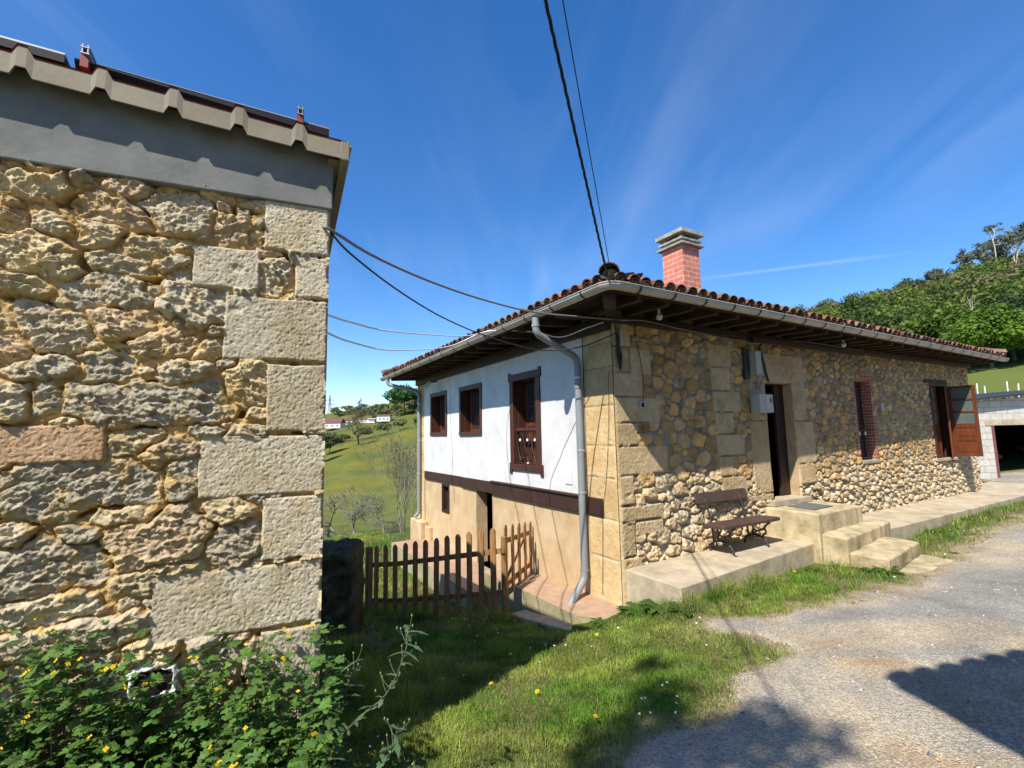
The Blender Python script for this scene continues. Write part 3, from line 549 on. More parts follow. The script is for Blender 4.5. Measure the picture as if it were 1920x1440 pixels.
wgrid('roughcast_wall',.60,7.46,-1.4,.62,.004,m_rough,(WL,DL),.010,.06,seed=62)
def strip(name,u0,u1,z0,z1,qs,seed,n0=.0):
    us=np.arange(u0,u1+.005,.014); us[-1]=u1; us[0]=u0; zs=np.arange(z0,z1+.01,.015); s=rand_seeds(u0-.1,u1+.1,z0,z1,(.05,.12),(.04,.1),seed,(),qs,400)
    X,Z,h,c=stones(us,zs,s,qs,.01,.012,.01,seed,.004,lambda a,b:a*0,hcol,.1)
    c=c*np.array([1.16,1.10,.98]); e=np.clip(np.minimum(X-u0,u1-X)/.03,0,1) if u0==0 else 1
    h=h*.8*e+.006+n0; h[:,0]=.006+n0*(u0!=0)
    return wallmesh(name,X,Z,h,c,COR,DW,NW_,m_house,house)
qz=[-.75,-.1,.42,.98,1.42,1.98,2.52,2.86,3.34]; strip('corner_stones',0,.62,-.75,3.34,[(-.02,.64,a+.0012,b-.0012) for a,b in zip(qz[:-1],qz[1:])],71)
qz=[-1.5,-.9,-.4,.1,.6,1.1,1.6,2.1,2.6,3.2]; strip('corner_stones',7.44,8.0,-1.5,3.2,[(7.42,8.02,a+.001,b-.001) for a,b in zip(qz[:-1],qz[1:])],72,.015)
HB('stone_foot',[(-.22,0,-8.05,-7.25,-1.5,-.62)],m_rough,bevel=.03)
HB('stone_foot',[(-.11,-.012,-7.2,-6.9,-1.5,-.72)],m_rough,bevel=.02)
# hidden sides and inside
mb=MB(); hbox(mb,11.95,12.395,-8,-.02,-1.5,3.3); hbox(mb,.05,11.95,-8,-7.6,-1.5,3.3); mb.build('back_wall',m_rough,house)
mb=MB(); hbox(mb,.5,11.95,-7.6,-.5,.30,.38); hbox(mb,.5,11.95,-7.6,-.5,3.22,3.3); hbox(mb,.5,11.95,-3.2,-3.1,-1.4,3.2); hbox(mb,2.6,2.7,-7.6,-.5,-1.4,3.2); mb.build('inner_rooms',m_black,house)  # room slabs are near-black: the indoor shade is put into their colour
# reveals: long wall (0.45 thick)
m_stone=mat('dressed stone',(.50,.38,.23),.9,var=(.38,.28,.16),vs=5,bump=.006,bs=25,bump2=.002,bs2=120,spec=.1)
def reveal(o,m,parent,dep=.42,t=.06,bot=True,name='reveal'):
    a,b,c0,c1=o; mb=MB(); hbox(mb,a-t,a,-dep,.003,c0,c1); hbox(mb,b,b+t,-dep,.003,c0,c1); hbox(mb,a-t,b+t,-dep,.002,c1,c1+t)
    if bot: hbox(mb,a-t,b+t,-dep,.002,c0-t,c0)
    return mb.build(name,m,parent)
def part(name,parent=house): # group node for a part with sub-parts: kept as a mesh
    return parent
dr=reveal(DOOR,m_stone,house,.15,name='door_surround')
# door: dark open leaf inside
door=HB('door',[(3.95,4.19,-.21,-.16,.44,2.40)],m_dark,bevel=.004); HB('door_frame',[(3.36,3.42,-.24,-.152,.43,2.44),(4.20,4.26,-.24,-.152,.43,2.44),(3.42,4.20,-.24,-.151,2.40,2.47)],m_dark,bevel=.004)
HB('doorstep',[(3.22,4.32,-.20,.14,.33,.425)],m_conc,bevel=.012)
# narrow window with brick surround
a,b,c0,c1=WIN
bk=HB('brick_surround',[(a-.13,a-.001,-.16,.012,c0,c1+.13),(b+.001,b+.13,-.16,.016,c0-.03,c1+.13),(a,b,-.16,.013,c1+.001,c1+.14)],m_brick2); setuv(bk,lambda v,n:((v.x*DS[0]+v.y*DS[1])*abs(n@Vector(NS))+(v.x*NS[0]+v.y*NS[1])*abs(n@Vector(DS)),v.z))
wn=HB('window',[(a+.005,a+.055,-.20,-.15,c0,c1-.01),(b-.055,b-.005,-.20,-.15,c0,c1-.01),(a+.055,b-.055,-.20,-.15,c1-.07,c1-.01),(a+.055,b-.055,-.20,-.15,c0,c0+.06),(a+.055,b-.055,-.195,-.155,c0+.68,c0+.74)],m_frame,bevel=.003)
HB('pane',[(a+.055,b-.055,-.18,-.175,c0+.06,c1-.07)],m_glass,wn); HB('window_sill',[(a-.02,b+.04,-.3,.045,c0-.055,c0+.004)],m_conc,bevel=.006)
mb=MB()
for i in range(5): P=HP(np.full(2,a+.1+i*.1),np.full(2,-.07),np.array([c0+.03,c0+.66])); mb.add(*tube(P,.006,5))
for z_ in (.05,.62): mb.add(*tube(HP(np.array([a,b]),np.full(2,-.07),np.full(2,c0+z_)),.009,5))
gd=mb.build('window_guard',m_iron,wn)
for s_ in (a+.18,a+.42): mb=MB(); mb.add(*box(HP(s_,-.07,c0+.55),(.03,.03,.07))); mb.build('enamel_knob',m_white2,wn)
# wide window with casements opened outwards
a,b,c0,c1=RW
reveal(RW,m_dark,house,.3,.05,name='window_lining')
HB('window_lintel',[(a-.22,b+.06,-.3,.028,c1+.002,c1+.1)],m_dark,bevel=.004)
HB('window_frame',[(a,a+.07,-.16,.03,c0,c1),(b-.07,b,-.16,.03,c0,c1),(a+.07,b-.07,-.16,.028,c1-.07,c1)],m_frame,bevel=.004)
HB('window_sill',[(a-.05,b+.08,-.2,.07,c0-.07,c0-.004)],m_conc,bevel=.006)
def casement(s0,n0,s1,n1,label):
    Lh=math.hypot(s1-s0,n1-n0); A=HP(s0,n0,0); B=HP(s1,n1,0); D=(B-A)/np.linalg.norm(B-A); Lm=np.linalg.norm(B-A); T=np.array([D[1],-D[0],0.])
    z0,z1=c0+.02,c1-.06
    def bx(mb,x0,x1,za,zb,t0=-.02,t1=.02):
        q=[A+D*x+T*t_+np.array([0,0,z]) for z in (za,zb) for (x,t_) in ((x0,t0),(x0,t1),(x1,t1),(x1,t0))]; mb.add(q,[(0,1,2,3),(7,6,5,4),(0,4,5,1),(1,5,6,2),(2,6,7,3),(3,7,4,0)])
    mb=MB(); H=z1-z0; st=.065
    bx(mb,0,st,z0,z1); bx(mb,Lm-st,Lm,z0,z1)
    ys=[z0,z0+.05,z0+.30*H,z0+.345*H,z0+.30*H+.0,z0+.60*H]
    for (za,zb) in ((z0,z0+.07),(z0+.215*H,z0+.265*H),(z0+.40*H,z0+.46*H),(z0+.615*H,z0+.64*H),(z0+.79*H,z0+.815*H),(z1-.055,z1)): bx(mb,st,Lm-st,za,zb,-.018,.018)
    lf=mb.build('casement',m_wood,house,bevel=.003); prop(lf,label)
    mb=MB()
    for (za,zb) in ((z0+.07,z0+.215*H),(z0+.265*H,z0+.40*H)): bx(mb,st,Lm-st,za,zb,-.006,.006); bx(mb,st+.035,Lm-st-.035,za+.035,zb-.035,-.014,.014)
    mb.build('wood_panel',m_wood,lf,bevel=.004)
    for (za,zb) in ((z0+.46*H,z0+.615*H),(z0+.64*H,z0+.79*H),(z0+.815*H,z1-.055)):
        mb=MB(); bx(mb,st,Lm-st,za,zb,-.002,.002); mb.build('pane',m_glassd,lf)
    return lf
casement(10.0,-.05,10.44,-.05,'left casement nearly closed inside the dark opening'); casement(10.86,.01,10.42,.155,'middle casement seen edge on'); casement(10.92,.03,10.93,.54,'right casement swung outward, its panels facing the road')
# ---- windows on the plaster side: helper in (u, out, z); out positive away from the wall
def wbox(mb,u0,u1,o0,o1,z0,z1,mi=0): 
    q=[COR+DW*u+NW_*o+np.array([0,0,z]) for z in (z0,z1) for (u,o) in ((u0,o0),(u0,o1),(u1,o1),(u1,o0))]
    return mb.add(q,[(3,2,1,0),(4,5,6,7),(1,5,4,0),(2,6,5,1),(3,7,6,2),(0,4,7,3)],mi=mi)
def WB(name,boxes,m,parent=None,bevel=0):
    mb=MB()
    for b in boxes: wbox(mb,*b)
    return mb.build(name,m,parent or house,bevel=bevel)
for (a,b,c0,c1) in (W1,W2):
    t_=.085; fr=WB('window',[(a,a+t_,-.05,.045,c0+t_,c1-t_*1.2),(b-t_,b,-.05,.045,c0+t_,c1-t_*1.2),(a,b,-.05,.048,c1-t_*1.2,c1),(a,b,-.05,.052,c0,c0+t_),(a+t_,a+t_+.02,-.22,-.05,c0+t_,c1-.1),(b-t_-.02,b-t_,-.22,-.05,c0+t_,c1-.1),(a+t_,b-t_,-.22,-.05,c0+t_-.02,c0+t_),(a+t_,b-t_,-.22,-.05,c1-.1,c1-.08)],m_frame,bevel=.004)
    WB('sash',[(b-t_-.14,b-t_-.09,-.24,-.17,c0+t_,c1-.1),(a+t_+.02,a+t_+.07,-.24,-.17,c0+t_,c1-.1),(a+t_+.07,b-t_-.14,-.24,-.17,c0+t_,c0+t_+.05)],m_wood,fr,bevel=.003)
    WB('pane',[(a+t_+.07,b-t_-.14,-.215,-.21,c0+t_+.05,c1-.1)],m_glass,fr)
# tall window with iron guard
a,b,c0,c1=W3; t_=.13
fr=WB('tall_window',[(a,a+t_,-.06,.05,c0+.11,c1-.13),(b-t_,b,-.06,.05,c0+.11,c1-.13),(a-.03,b+.03,-.06,.052,c1-.13,c1),(a-.03,b+.03,-.06,.054,c0,c0+.11),(a-.045,a+.035,-.06,.047,c0-.07,c0+.13),(b-.035,b+.045,-.06,.047,c0-.07,c0+.13),(a-.045,a+.035,-.06,.049,c1-.12,c1+.04),(b-.035,b+.045,-.06,.049,c1-.12,c1+.04),
(a+t_-.02,a+t_+.01,-.30,-.06,c0+.11,c1-.13),(b-t_-.01,b-t_+.02,-.30,-.06,c0+.11,c1-.13),(a+t_,b-t_,-.3,-.06,c1-.15,c1-.13),(a+t_,b-t_,-.3,-.06,c0+.09,c0+.11)],m_frame,bevel=.006)
mb=MB(); m0=(a+b)/2; A_,B_=a+t_+.01,b-t_-.01
for (x0,x1) in ((A_,m0-.004),(m0+.004,B_)):
    for q in ((x0,x0+.06,c0+.11,c1-.15),(x1-.06,x1,c0+.11,c1-.15),(x0+.06,x1-.06,c0+.11,c0+.2),(x0+.06,x1-.06,c0+.78,c0+.85),(x0+.06,x1-.06,c0+1.14,c0+1.17),(x0+.06,x1-.06,c1-.21,c1-.15)): wbox(mb,q[0],q[1],-.26,-.22,q[2],q[3])
    wbox(mb,x0+.06,x1-.06,-.25,-.235,c0+.2,c0+.78)
sh_=mb.build('sash',m_wood,fr,bevel=.004)
WB('pane',[(A_+.06,m0-.064,-.242,-.238,c0+.85,c1-.21),(m0+.064,B_-.06,-.242,-.238,c0+.85,c1-.21)],m_glass,fr)
WB('handrail',[(a+t_-.01,b-t_+.01,-.055,.0,c0+.69,c0+.76)],m_frame,fr,bevel=.02)
mb=MB(); zb,zt=c0+.13,c0+.68; n_=3; cwid=(B_-A_)/n_
def wp(u,o,z): return COR+np.multiply.outer(np.asarray(u,float),DW)+np.multiply.outer(np.asarray(o,float),NW_)+np.multiply.outer(np.asarray(z,float),np.array([0,0,1.]))
def wcurve(us,zs,r=.009): P=smoothpath(np.c_[us,zs],5); mb.add(*tube(wp(P[:,0],np.full(len(P),-.03),P[:,1]),r,5))
for i in range(n_):
    c_=A_+cwid*(i+.5); hw=cwid*.46
    for sg in (-1,1):
        wcurve([c_,c_+sg*hw*.5,c_+sg*hw,c_+sg*hw*.6,c_],[zt,zt-.05,(zb+zt)/2+.06,zb+.16,zb+.03])
        t2=np.linspace(0,3.6,9); wcurve(c_+sg*(hw*.5+.045*(1-t2/5)*np.cos(t2)),zb+.09+.05*(1-t2/5)*np.sin(t2)*1.1,.005)
        t2=np.linspace(0,3.6,9); wcurve(c_+sg*(hw*.45+.05*(1-t2/5)*np.cos(t2+1)),zb+.36+.06*(1-t2/5)*np.sin(t2+1),.005)
    wcurve([c_,c_],[zb,zt],.006)
for z_ in (zb,zt): wcurve([A_,B_],[z_,z_],.007)
gd=mb.build('window_guard',m_iron,fr)
for (c_,z_,q_) in [(A_+cwid*(i+.5),zb+.41,(.035,.02,.05)) for i in range(n_)]+[(m0,zb+.005,(.04,.02,.03))]:
    mb=MB(); V_,F_=box((0,0,0),q_); mb.add(V_+wp(c_,-.012,z_),F_); mb.build('enamel_flower',m_white2,fr,bevel=.012)
# lower small window, lower door
a,b,c0,c1=WL; fr=WB('window',[(a,a+.06,-.12,.02,c0+.06,c1-.06),(b-.06,b,-.12,.02,c0+.06,c1-.06),(a,b,-.12,.022,c1-.06,c1),(a,b,-.12,.024,c0,c0+.06)],m_dark,bevel=.004); WB('pane',[(a+.06,b-.06,-.10,-.095,c0+.06,c1-.06)],m_glass,fr)
a,b,c0,c1=DL
for (q0,q1) in ((b,b+.06),(a-.06,a)): mb=MB(); wbox(mb,q0,q1,-.25,.002,c0,c1); mb.build('door_jamb',m_stone,house)
mb=MB(); wbox(mb,a,b,-.52,-.45,c0,-.10); lf=mb.build('lower_door',mat('pale grey door',(.26,.27,.28),.6,var=(.2,.21,.22),vs=4),house,bevel=.006)
# beams
HBM=[(.27,.60,-.03,.035,.44,.69),(.60,3.55,-.03,.055,.44,.665),(3.55,5.0,-.03,.052,.452,.68),(5.0,7.4,-.03,.05,.475,.685)]
WB('beam',HBM,m_beam,bevel=.012); WB('beam_cap',[(.62,3.56,-.02,.085,.668,.705)],m_beam,bevel=.014)
WB('wall_plate',[(.0,8.0,-.05,.10,3.03,3.225)],m_dark,bevel=.01)
HB('wall_plate',[(-.1,12.38,-.05,.11,3.12,3.224)],m_dark,bevel=.01)
HB('timber_board',[(2.95,6.6,.11,.17,3.06,3.15)],m_beam,bevel=.006)
WB('wall_vent',[(.95,1.13,.028,.036,.83,1.02)],m_white,bevel=.003)
# ---- roof
E0=HP(-.75,.84,3.32);E1=HP(12.70,.60,3.32);E2=HP(12.70,-8.72,3.32);E3=HP(-.75,-8.72,3.32)
PT=math.tan(R(17)); RZ=3.32+4.8*PT; R0=HP(4.0,-4.0,RZ); R1=HP(7.9,-4.0,RZ)
def lerp(a,b,t): return a+(b-a)*t
faces=[(E0,E1,R1,R0),(E3,E0,R0,R0),(E2,E3,R0,R1),(E1,E2,R1,R1)]
mb=MB()
for A,B,Cc,D in faces:
    q=[A,B,Cc] + ([] if np.allclose(Cc,D) else [D]); q=np.array(q); n=len(q); mb.add(np.vstack([q+[0,0,.035],q]),[tuple(range(n)),tuple(range(2*n-1,n-1,-1))])
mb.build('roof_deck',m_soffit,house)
def tilegeo():
    return None
TB=MB()
tg=np.random.default_rng(99)
ns_=6
def addtile(O,X,Y,Zn,Lt,r0,r1,col,th=.013,flip=False):
    # O: lower end centre; Y up-slope; barrel
    V=[];
    for (yy,rr) in ((0,r0),(Lt,r1)):
        for rad in (rr,rr-th):
            for k in range(ns_+1):
                a=math.pi*k/ns_; V.append(O+X*math.cos(a)*rad+Zn*math.sin(a)*rad*(.82 if not flip else -.6)+Y*yy)
    m=ns_+1; F=[]
    for k in range(ns_):
        F+=[(k,k+1,2*m+k+1,2*m+k),(m+k+1,m+k,3*m+k,3*m+k+1),(k+1,k,m+k,m+k+1)]
    TB.add(np.array(V),F,col)
def tcol(edge):
    r=tg.random()
    if edge and r<.06 or r<.05: c=np.array([.58,.21,.10])
    elif r<.35: c=np.array([.30,.14,.085])
    elif r<.7: c=np.array([.20,.11,.075])
    elif r<.9: c=np.array([.36,.22,.15])
    else: c=np.array([.15,.13,.10])
    return c*tg.uniform(.75,1.2)
for fi,(A,B,Cc,D) in enumerate(faces):
    X=(B-A)/np.linalg.norm(B-A); Lw=np.linalg.norm(B-A); Mid=(Cc+D)/2; up=Mid-A; up=up-X*(up@X); S=np.linalg.norm(up); Y=up/S; Zn=np.cross(X,Y)
    if Zn[2]<0: Zn=-Zn
    xc=(Cc-A)@X; xd=(D-A)@X; sp_t=.205; nc=int(Lw/sp_t); course=.36
    for i in range(nc+1):
        x=(i+.5)*Lw/nc
        if x>Lw: continue
        j=0; y=-.07
        while y<S-.1:
            lo=xd*y/S if y>0 else 0; hi=Lw-(Lw-xc)*y/S if y>0 else Lw
            if lo-.05<x<hi+.05:
                jx=tg.normal(0,.006); jz=tg.normal(0,.004); yaw=tg.normal(0,.02)
                Yt=Y+X*yaw; Yt=Yt/np.linalg.norm(Yt)
                O=A+X*(x+jx)+Y*(y+tg.normal(0,.012))+Zn*(.062+.028+jz); Yt2=Yt-Zn*.045
                addtile(O,X,Yt2,Zn,.43,.092,.074,tcol(fi==3))
                if j<2 or fi<2 and j<3:
                    O=A+X*(x+jx+Lw/nc/2)+Y*(y+.01+tg.normal(0,.01))+Zn*(.095); addtile(O,X,Yt2,Zn,.43,.085,.09,tcol(False)*.8,flip=True)
                # doubled eave tile
                if j==0: addtile(A+X*(x+jx*2)+Y*(y+.015)+Zn*.055,X,Yt,Zn,.3,.088,.074,tcol(False)*.7)
            y+=course; j+=1
for (A,B) in ((E0,R0),(E1,R1),(E2,R1),(E3,R0),(R0,R1)):
    d=B-A; Ln=np.linalg.norm(d); d/=Ln; X=np.cross(d,[0,0,1.]); X/=np.linalg.norm(X); Zn=np.cross(X,d); n=int(Ln/.36)
    for i in range(n+1): addtile(A+d*(i*.36-.05)+Zn*(.15+tg.normal(0,.006)),X,d-Zn*.03,Zn,.44,.125,.10,tcol(False))
TB.build('roof_tiles',m_tile,house)
# mortar lump under the corner ridge tile
mb=MB(); P=E0+(R0-E0)/np.linalg.norm(R0-E0)*.14; mb.add(*tube(np.array([P+[0,0,.05],P+[0,0,.17],P+[0,0,.20]]),[.12,.10,.02],9)); mb.build('hip_mortar',m_conc,house,smooth=True)
# gutters (half round) with brackets
def gutter(path,r=.072):
    P=np.array(path); mb=MB(); k=9; n=len(P); V=[]
    for i in range(n):
        t=(P[min(i+1,n-1)]-P[max(i-1,0)]); t/=np.linalg.norm(t); o=np.cross([0,0,1.],t); o/=np.linalg.norm(o)
        sc_=1.0
        if 0<i<n-1:
            t1=P[i]-P[i-1]; t1/=np.linalg.norm(t1); sc_=1/max(.3,abs(np.dot(t1,t)))
        for rad in (r,r-.004):
            for j in range(k): a=math.pi*j/(k-1); V.append(P[i]+o*math.cos(a)*rad*sc_-np.array([0,0,1.])*math.sin(a)*rad)
    F=[]
    for i in range(n-1):
        b0=i*2*k;b1=(i+1)*2*k
        for j in range(k-1): F+=[(b0+j,b0+j+1,b1+j+1,b1+j),(b0+k+j+1,b0+k+j,b1+k+j,b1+k+j+1)]
    for e_ in (0,(n-1)*2*k): F+=[tuple(e_+j for j in range(k))]
    mb.add(np.array(V),F)
    for sg in (0,k-1):  # rolled lip
        mb.add(*tube(np.array([V[i*2*k+sg] for i in range(n)])+[0,0,.002],.008,6))
    return mb.build('gutter',m_zinc,house,smooth=False)
g0=HP(-.82,.91,3.315); g1=HP(12.78,.67,3.30); g3=HP(-.82,-8.8,3.30)
def shade_auto(o):
    o.data.polygons.foreach_set('use_smooth',np.ones(len(o.data.polygons),bool))
GT=gutter([g1,lerp(g0,g1,.5),g0+(g1-g0)/np.linalg.norm(g1-g0)*.10,g0+((g1-g0)/np.linalg.norm(g1-g0)+(g3-g0)/np.linalg.norm(g3-g0))*.03,g0+(g3-g0)/np.linalg.norm(g3-g0)*.10,lerp(g0,g3,.5),g3])
def bracket(P,t):
    o=np.cross([0,0,1.],t); a=np.linspace(-.1,math.pi+.1,11); V=[P+o*math.cos(x)*.078-np.array([0,0,1.])*math.sin(x)*.078 for x in a]; 
    V2=[v+t*.03 for v in V]; mb=MB(); n=len(V); mb.add(np.array(V+V2),[(i,i+1,n+i+1,n+i) for i in range(n-1)]); mb.build('bracket',m_bracket,GT)
for (A,B,n) in ((g0,g1,23),(g0,g3,15)):
    t_=(B-A)/np.linalg.norm(B-A); Ln=np.linalg.norm(B-A)
    for i in range(n): bracket(A+t_*(.42+(Ln-.6)*i/(n-1)),t_ if n==15 else t_)
# rafters and soffit
def beam3(mb,A,B,w_,h_,up=(0,0,1.)):
    d=(B-A)/np.linalg.norm(B-A); s=np.cross(d,up); s/=np.linalg.norm(s); u=np.cross(s,d)
    q=[P+s*x*w_/2+u*y*h_/2 for P in (A,B) for (x,y) in ((-1,-1),(1,-1),(1,1),(-1,1))]; mb.add(q,[(3,2,1,0),(4,5,6,7),(0,1,5,4),(1,2,6,5),(2,3,7,6),(3,0,4,7)])
for i in range(27):
    s=-.25+i*.485; 
    if s>12.4: break
    mb=MB(); A=HP(s,.80-.018*s,3.245); B=HP(s,-.1,3.285); beam3(mb,A,B,.085,.11); o=mb.build('rafter',m_rafter,house,bevel=.006)
for i in range(17):
    u=.3+i*.5; mb=MB(); A=HP(-.70,-u,3.245); B=HP(.1,-u,3.285); beam3(mb,A,B,.085,.11); mb.build('rafter',m_rafter,house,bevel=.006)
mb=MB(); beam3(mb,HP(-.68,.74,3.235),HP(.1,-.1,3.27),.15,.16); mb.build('hip_rafter',m_rafter,house,bevel=.008)
for o_,(A,B) in enumerate(((HP(-.75,.82,3.29),HP(12.70,.58,3.29)),(HP(-.735,.82,3.29),HP(-.735,-8.7,3.29)))):
    mb=MB(); beam3(mb,A,B,.02,.09); mb.build('fascia',m_rafter,house)
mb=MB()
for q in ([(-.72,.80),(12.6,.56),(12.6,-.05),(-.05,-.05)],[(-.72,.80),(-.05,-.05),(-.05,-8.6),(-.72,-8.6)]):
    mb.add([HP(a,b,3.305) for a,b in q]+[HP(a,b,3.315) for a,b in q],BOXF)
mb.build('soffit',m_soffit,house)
# chimney
CS,CN=4.02,-2.02; L_=.56
mb=MB(); hbox(mb,CS,CS+L_,CN-L_,CN,3.7,5.78); ch=mb.build('chimney',m_brick,house)
def chuv(v,n):
    p=np.array(v)+ORG['farmhouse']-COR; s,nn_=toSN(p[0]+COR[0],p[1]+COR[1]); return (float(s if abs(n@Vector(NS))>.7 else nn_+.135),float(p[2]))
setuv(ch,chuv)
for (e,z0,z1) in ((.09,5.78,5.83),(.055,5.90,5.95),(.10,6.04,6.13)): 
    mb=MB(); hbox(mb,CS-e,CS+L_+e,CN-L_-e,CN+e,z0,z1); mb.build('chimney_cap',m_cap,ch,bevel=.008)
mb=MB()
for (z0,z1) in ((5.83,5.9),(5.95,6.04)):
    for ds,dn in ((0,0),(0,1),(1,0),(1,1)): hbox(mb,CS+.02+ds*(L_-.12),CS+.10+ds*(L_-.12),CN-.1-dn*(L_-.12),CN-.02-dn*(L_-.12),z0,z1)
mb.build('cap_spacer',m_cap,ch)
# downpipes
def pipe(P,r,m,parent,name='downpipe',n=6,seg=12):
    Q=smoothpath(P,n); mb=MB(); mb.add(*tube(Q,r,seg)); return mb.build(name,m,parent,smooth=True)
def poly(u,o,z): return COR+DW*u+NW_*o+np.array([0,0,z])
def bentpipe(pts,r,name='downpipe'):
    Q=[np.array(pts[0])]
    for i in range(1,len(pts)-1):
        p=np.array(pts[i]); a=np.array(pts[i-1])-p; b=np.array(pts[i+1])-p; k=min(.09,np.linalg.norm(a)*.45,np.linalg.norm(b)*.45); a/=np.linalg.norm(a); b/=np.linalg.norm(b)
        for t in np.linspace(0,1,6): Q.append(p+a*k*(1-t)**2+b*k*t**2)
    Q.append(np.array(pts[-1])); mb=MB(); V,F=tube(Q,r,14,cap=False); mb.add(V,F); n=len(Q)
    Vi,Fi=tube(Q,r*.9,14,cap=False); mb.add(Vi,[f[::-1] for f in Fi]); return mb.build(name,m_pvc,house,smooth=True)
dp=bentpipe([poly(.62,.84,3.24),poly(.62,.84,3.02),poly(.64,.11,2.72),poly(.64,.10,2.5),poly(.64,.10,-.34),poly(.64,.12,-.46),poly(.56,.50,-.80)],.052)
for z_ in (2.42,1.35,.75,-.33): mb=MB(); mb.add(*tube(np.array([poly(.64,.10,z_-.012),poly(.64,.10,z_+.012)]),.058,14)); wbox(mb,.635,.645,.02,.06,z_-.01,z_+.01); mb.build('pipe_clip',m_pipebr if z_>0 else m_pvc,dp)
for (A,B) in ((poly(.62,.84,3.15),poly(.62,.84,3.11)),(poly(.64,.10,2.3),poly(.64,.10,2.26))): mb=MB(); mb.add(*tube(np.array([A,B]),.060,14)); mb.build('pipe_collar',m_pvc,dp)
dp2=bentpipe([poly(8.25,.82,3.24),poly(8.25,.82,3.08),poly(7.75,.15,2.86),poly(7.68,.10,2.75),poly(7.68,.10,-.45),poly(7.72,.2,-.56)],.05)
for z_ in (2.5,1.5,.6): mb=MB(); mb.add(*tube(np.array([poly(7.68,.10,z_-.012),poly(7.68,.10,z_+.012)]),.056,14)); mb.build('pipe_clip',m_pipebr,dp2)
# ---------------------------------------------------------------- things fixed to or hanging on the house
def top(o,label,cat,group=None): return prop(o,label,cat,group)
mb=MB(); hbox(mb,2.96,3.33,.02,.19,1.88,2.19); mt=mb.build('meter_box',m_box,None,bevel=.012); top(mt,'grey electricity meter box with a small display window beside the dark doorway','meter box')
HB('meter_display',[(3.22,3.30,.19,.196,2.04,2.13)],m_glass,mt); HB('meter_door',[(3.12,3.315,.19,.194,1.90,2.175)],mat('pale box door',(.5,.52,.50),.4,var=(.45,.47,.45),vs=5),mt,bevel=.002)
mb=MB(); hbox(mb,2.99,3.14,.02,.16,2.52,2.92); ju=mb.build('junction_box',m_box,None,bevel=.008); top(ju,'narrow upright junction box mounted high on the stone wall above the meter box','junction box'); 
mb=MB(); hbox(mb,2.84,2.98,.0,.05,2.45,2.98); o=mb.build('black_board',m_iron,None,bevel=.004); top(o,'black backing board left of the high junction box','board')
mb=MB(); P=smoothpath(HP(np.array([3.05,3.1,3.12,3.12]),np.array([.08,.1,.06,.05]),np.array([2.52,2.45,2.38,2.29])),5); mb.add(*tube(P,.012,6)); P=smoothpath(HP(np.array([3.2,3.21,3.3,3.36]),np.array([.05,.08,.08,.04]),np.array([2.29,2.4,2.5,2.48])),5); mb.add(*tube(P,.010,6)); P=smoothpath(HP(np.array([3.12,3.14,3.2,3.24,3.22]),np.array([.08]*5),np.array([1.95,1.88,1.86,1.90,1.96])),5); mb.add(*tube(P,.010,6)); o=mb.build('conduit',m_greyc,None,smooth=True); top(o,'short grey conduits looping between the junction box and the meter box','conduit')
mb=MB(); P=smoothpath(HP(np.array([3.2,3.26,3.35,3.42,3.47]),np.array([.16,.06,.05,.05,.05]),np.array([3.06,3.0,2.8,2.55,2.42])),6); mb.add(*tube(P,.018,7)); o=mb.build('cable',m_cable,None,smooth=True); top(o,'thick black cable running down from the eave to the doorway corner','cable')
mb=MB(); hbox(mb,.44,.53,.02,.045,1.93,2.03); o=mb.build('wall_socket',m_box,None,bevel=.006); top(o,'small square grey socket on the stone wall near the corner','socket'); mb=MB(); hbox(mb,.465,.51,.045,.049,1.95,2.01); mb.build('socket_face',m_black,o)
mb=MB(); hbox(mb,.10,.16,.02,.06,2.80,3.02); o=mb.build('junction_box',m_box,None,bevel=.006); top(o,'slim white cable box at the top of the wall corner beside the black cable bundle','junction box')
mb=MB(); hbox(mb,7.40,7.50,.02,.05,1.95,2.12); o=mb.build('wall_plaque',m_box,None,bevel=.004); top(o,'small pale plaque right of the brick framed window','plaque')
def bulb(s,n,z,label):
    t=thing('light_bulb',HP(s,n,z),label,'light bulb')
    mb=MB(); u=np.linspace(0,math.pi,9); P=np.array([HP(s,n,z+.05-.1*(1-math.cos(a))/2) for a in u]); mb.add(*tube(P,np.maximum(.004,.045*np.sin(u)),12)); mb.build('globe',glass('bulb glass '+str(s),(.5,.5,.47),.1),t,smooth=True)
    mb=MB(); mb.add(*tube(HP(np.full(2,s),np.full(2,n),np.array([z+.04,z+.14])),.018,8)); mb.build('holder',m_white2,t)
bulb(.35,.55,3.12,'bare round light bulb under the eave near the house corner'); bulb(5.1,.5,3.12,'bare round light bulb under the eave above the doorway side')
fl=thing('floodlight',poly(6.5,.32,2.85),'small pale floodlight under the eave above the two small windows','floodlight')
mb=MB(); beam3(mb,poly(6.35,.30,2.96),poly(6.35,.42,2.80),.20,.05); mb.build('lamp_head',m_zinc,fl,bevel=.006); mb=MB(); beam3(mb,poly(6.35,.08,2.98),poly(6.35,.32,2.95),.03,.03); mb.build('arm',m_iron,fl)
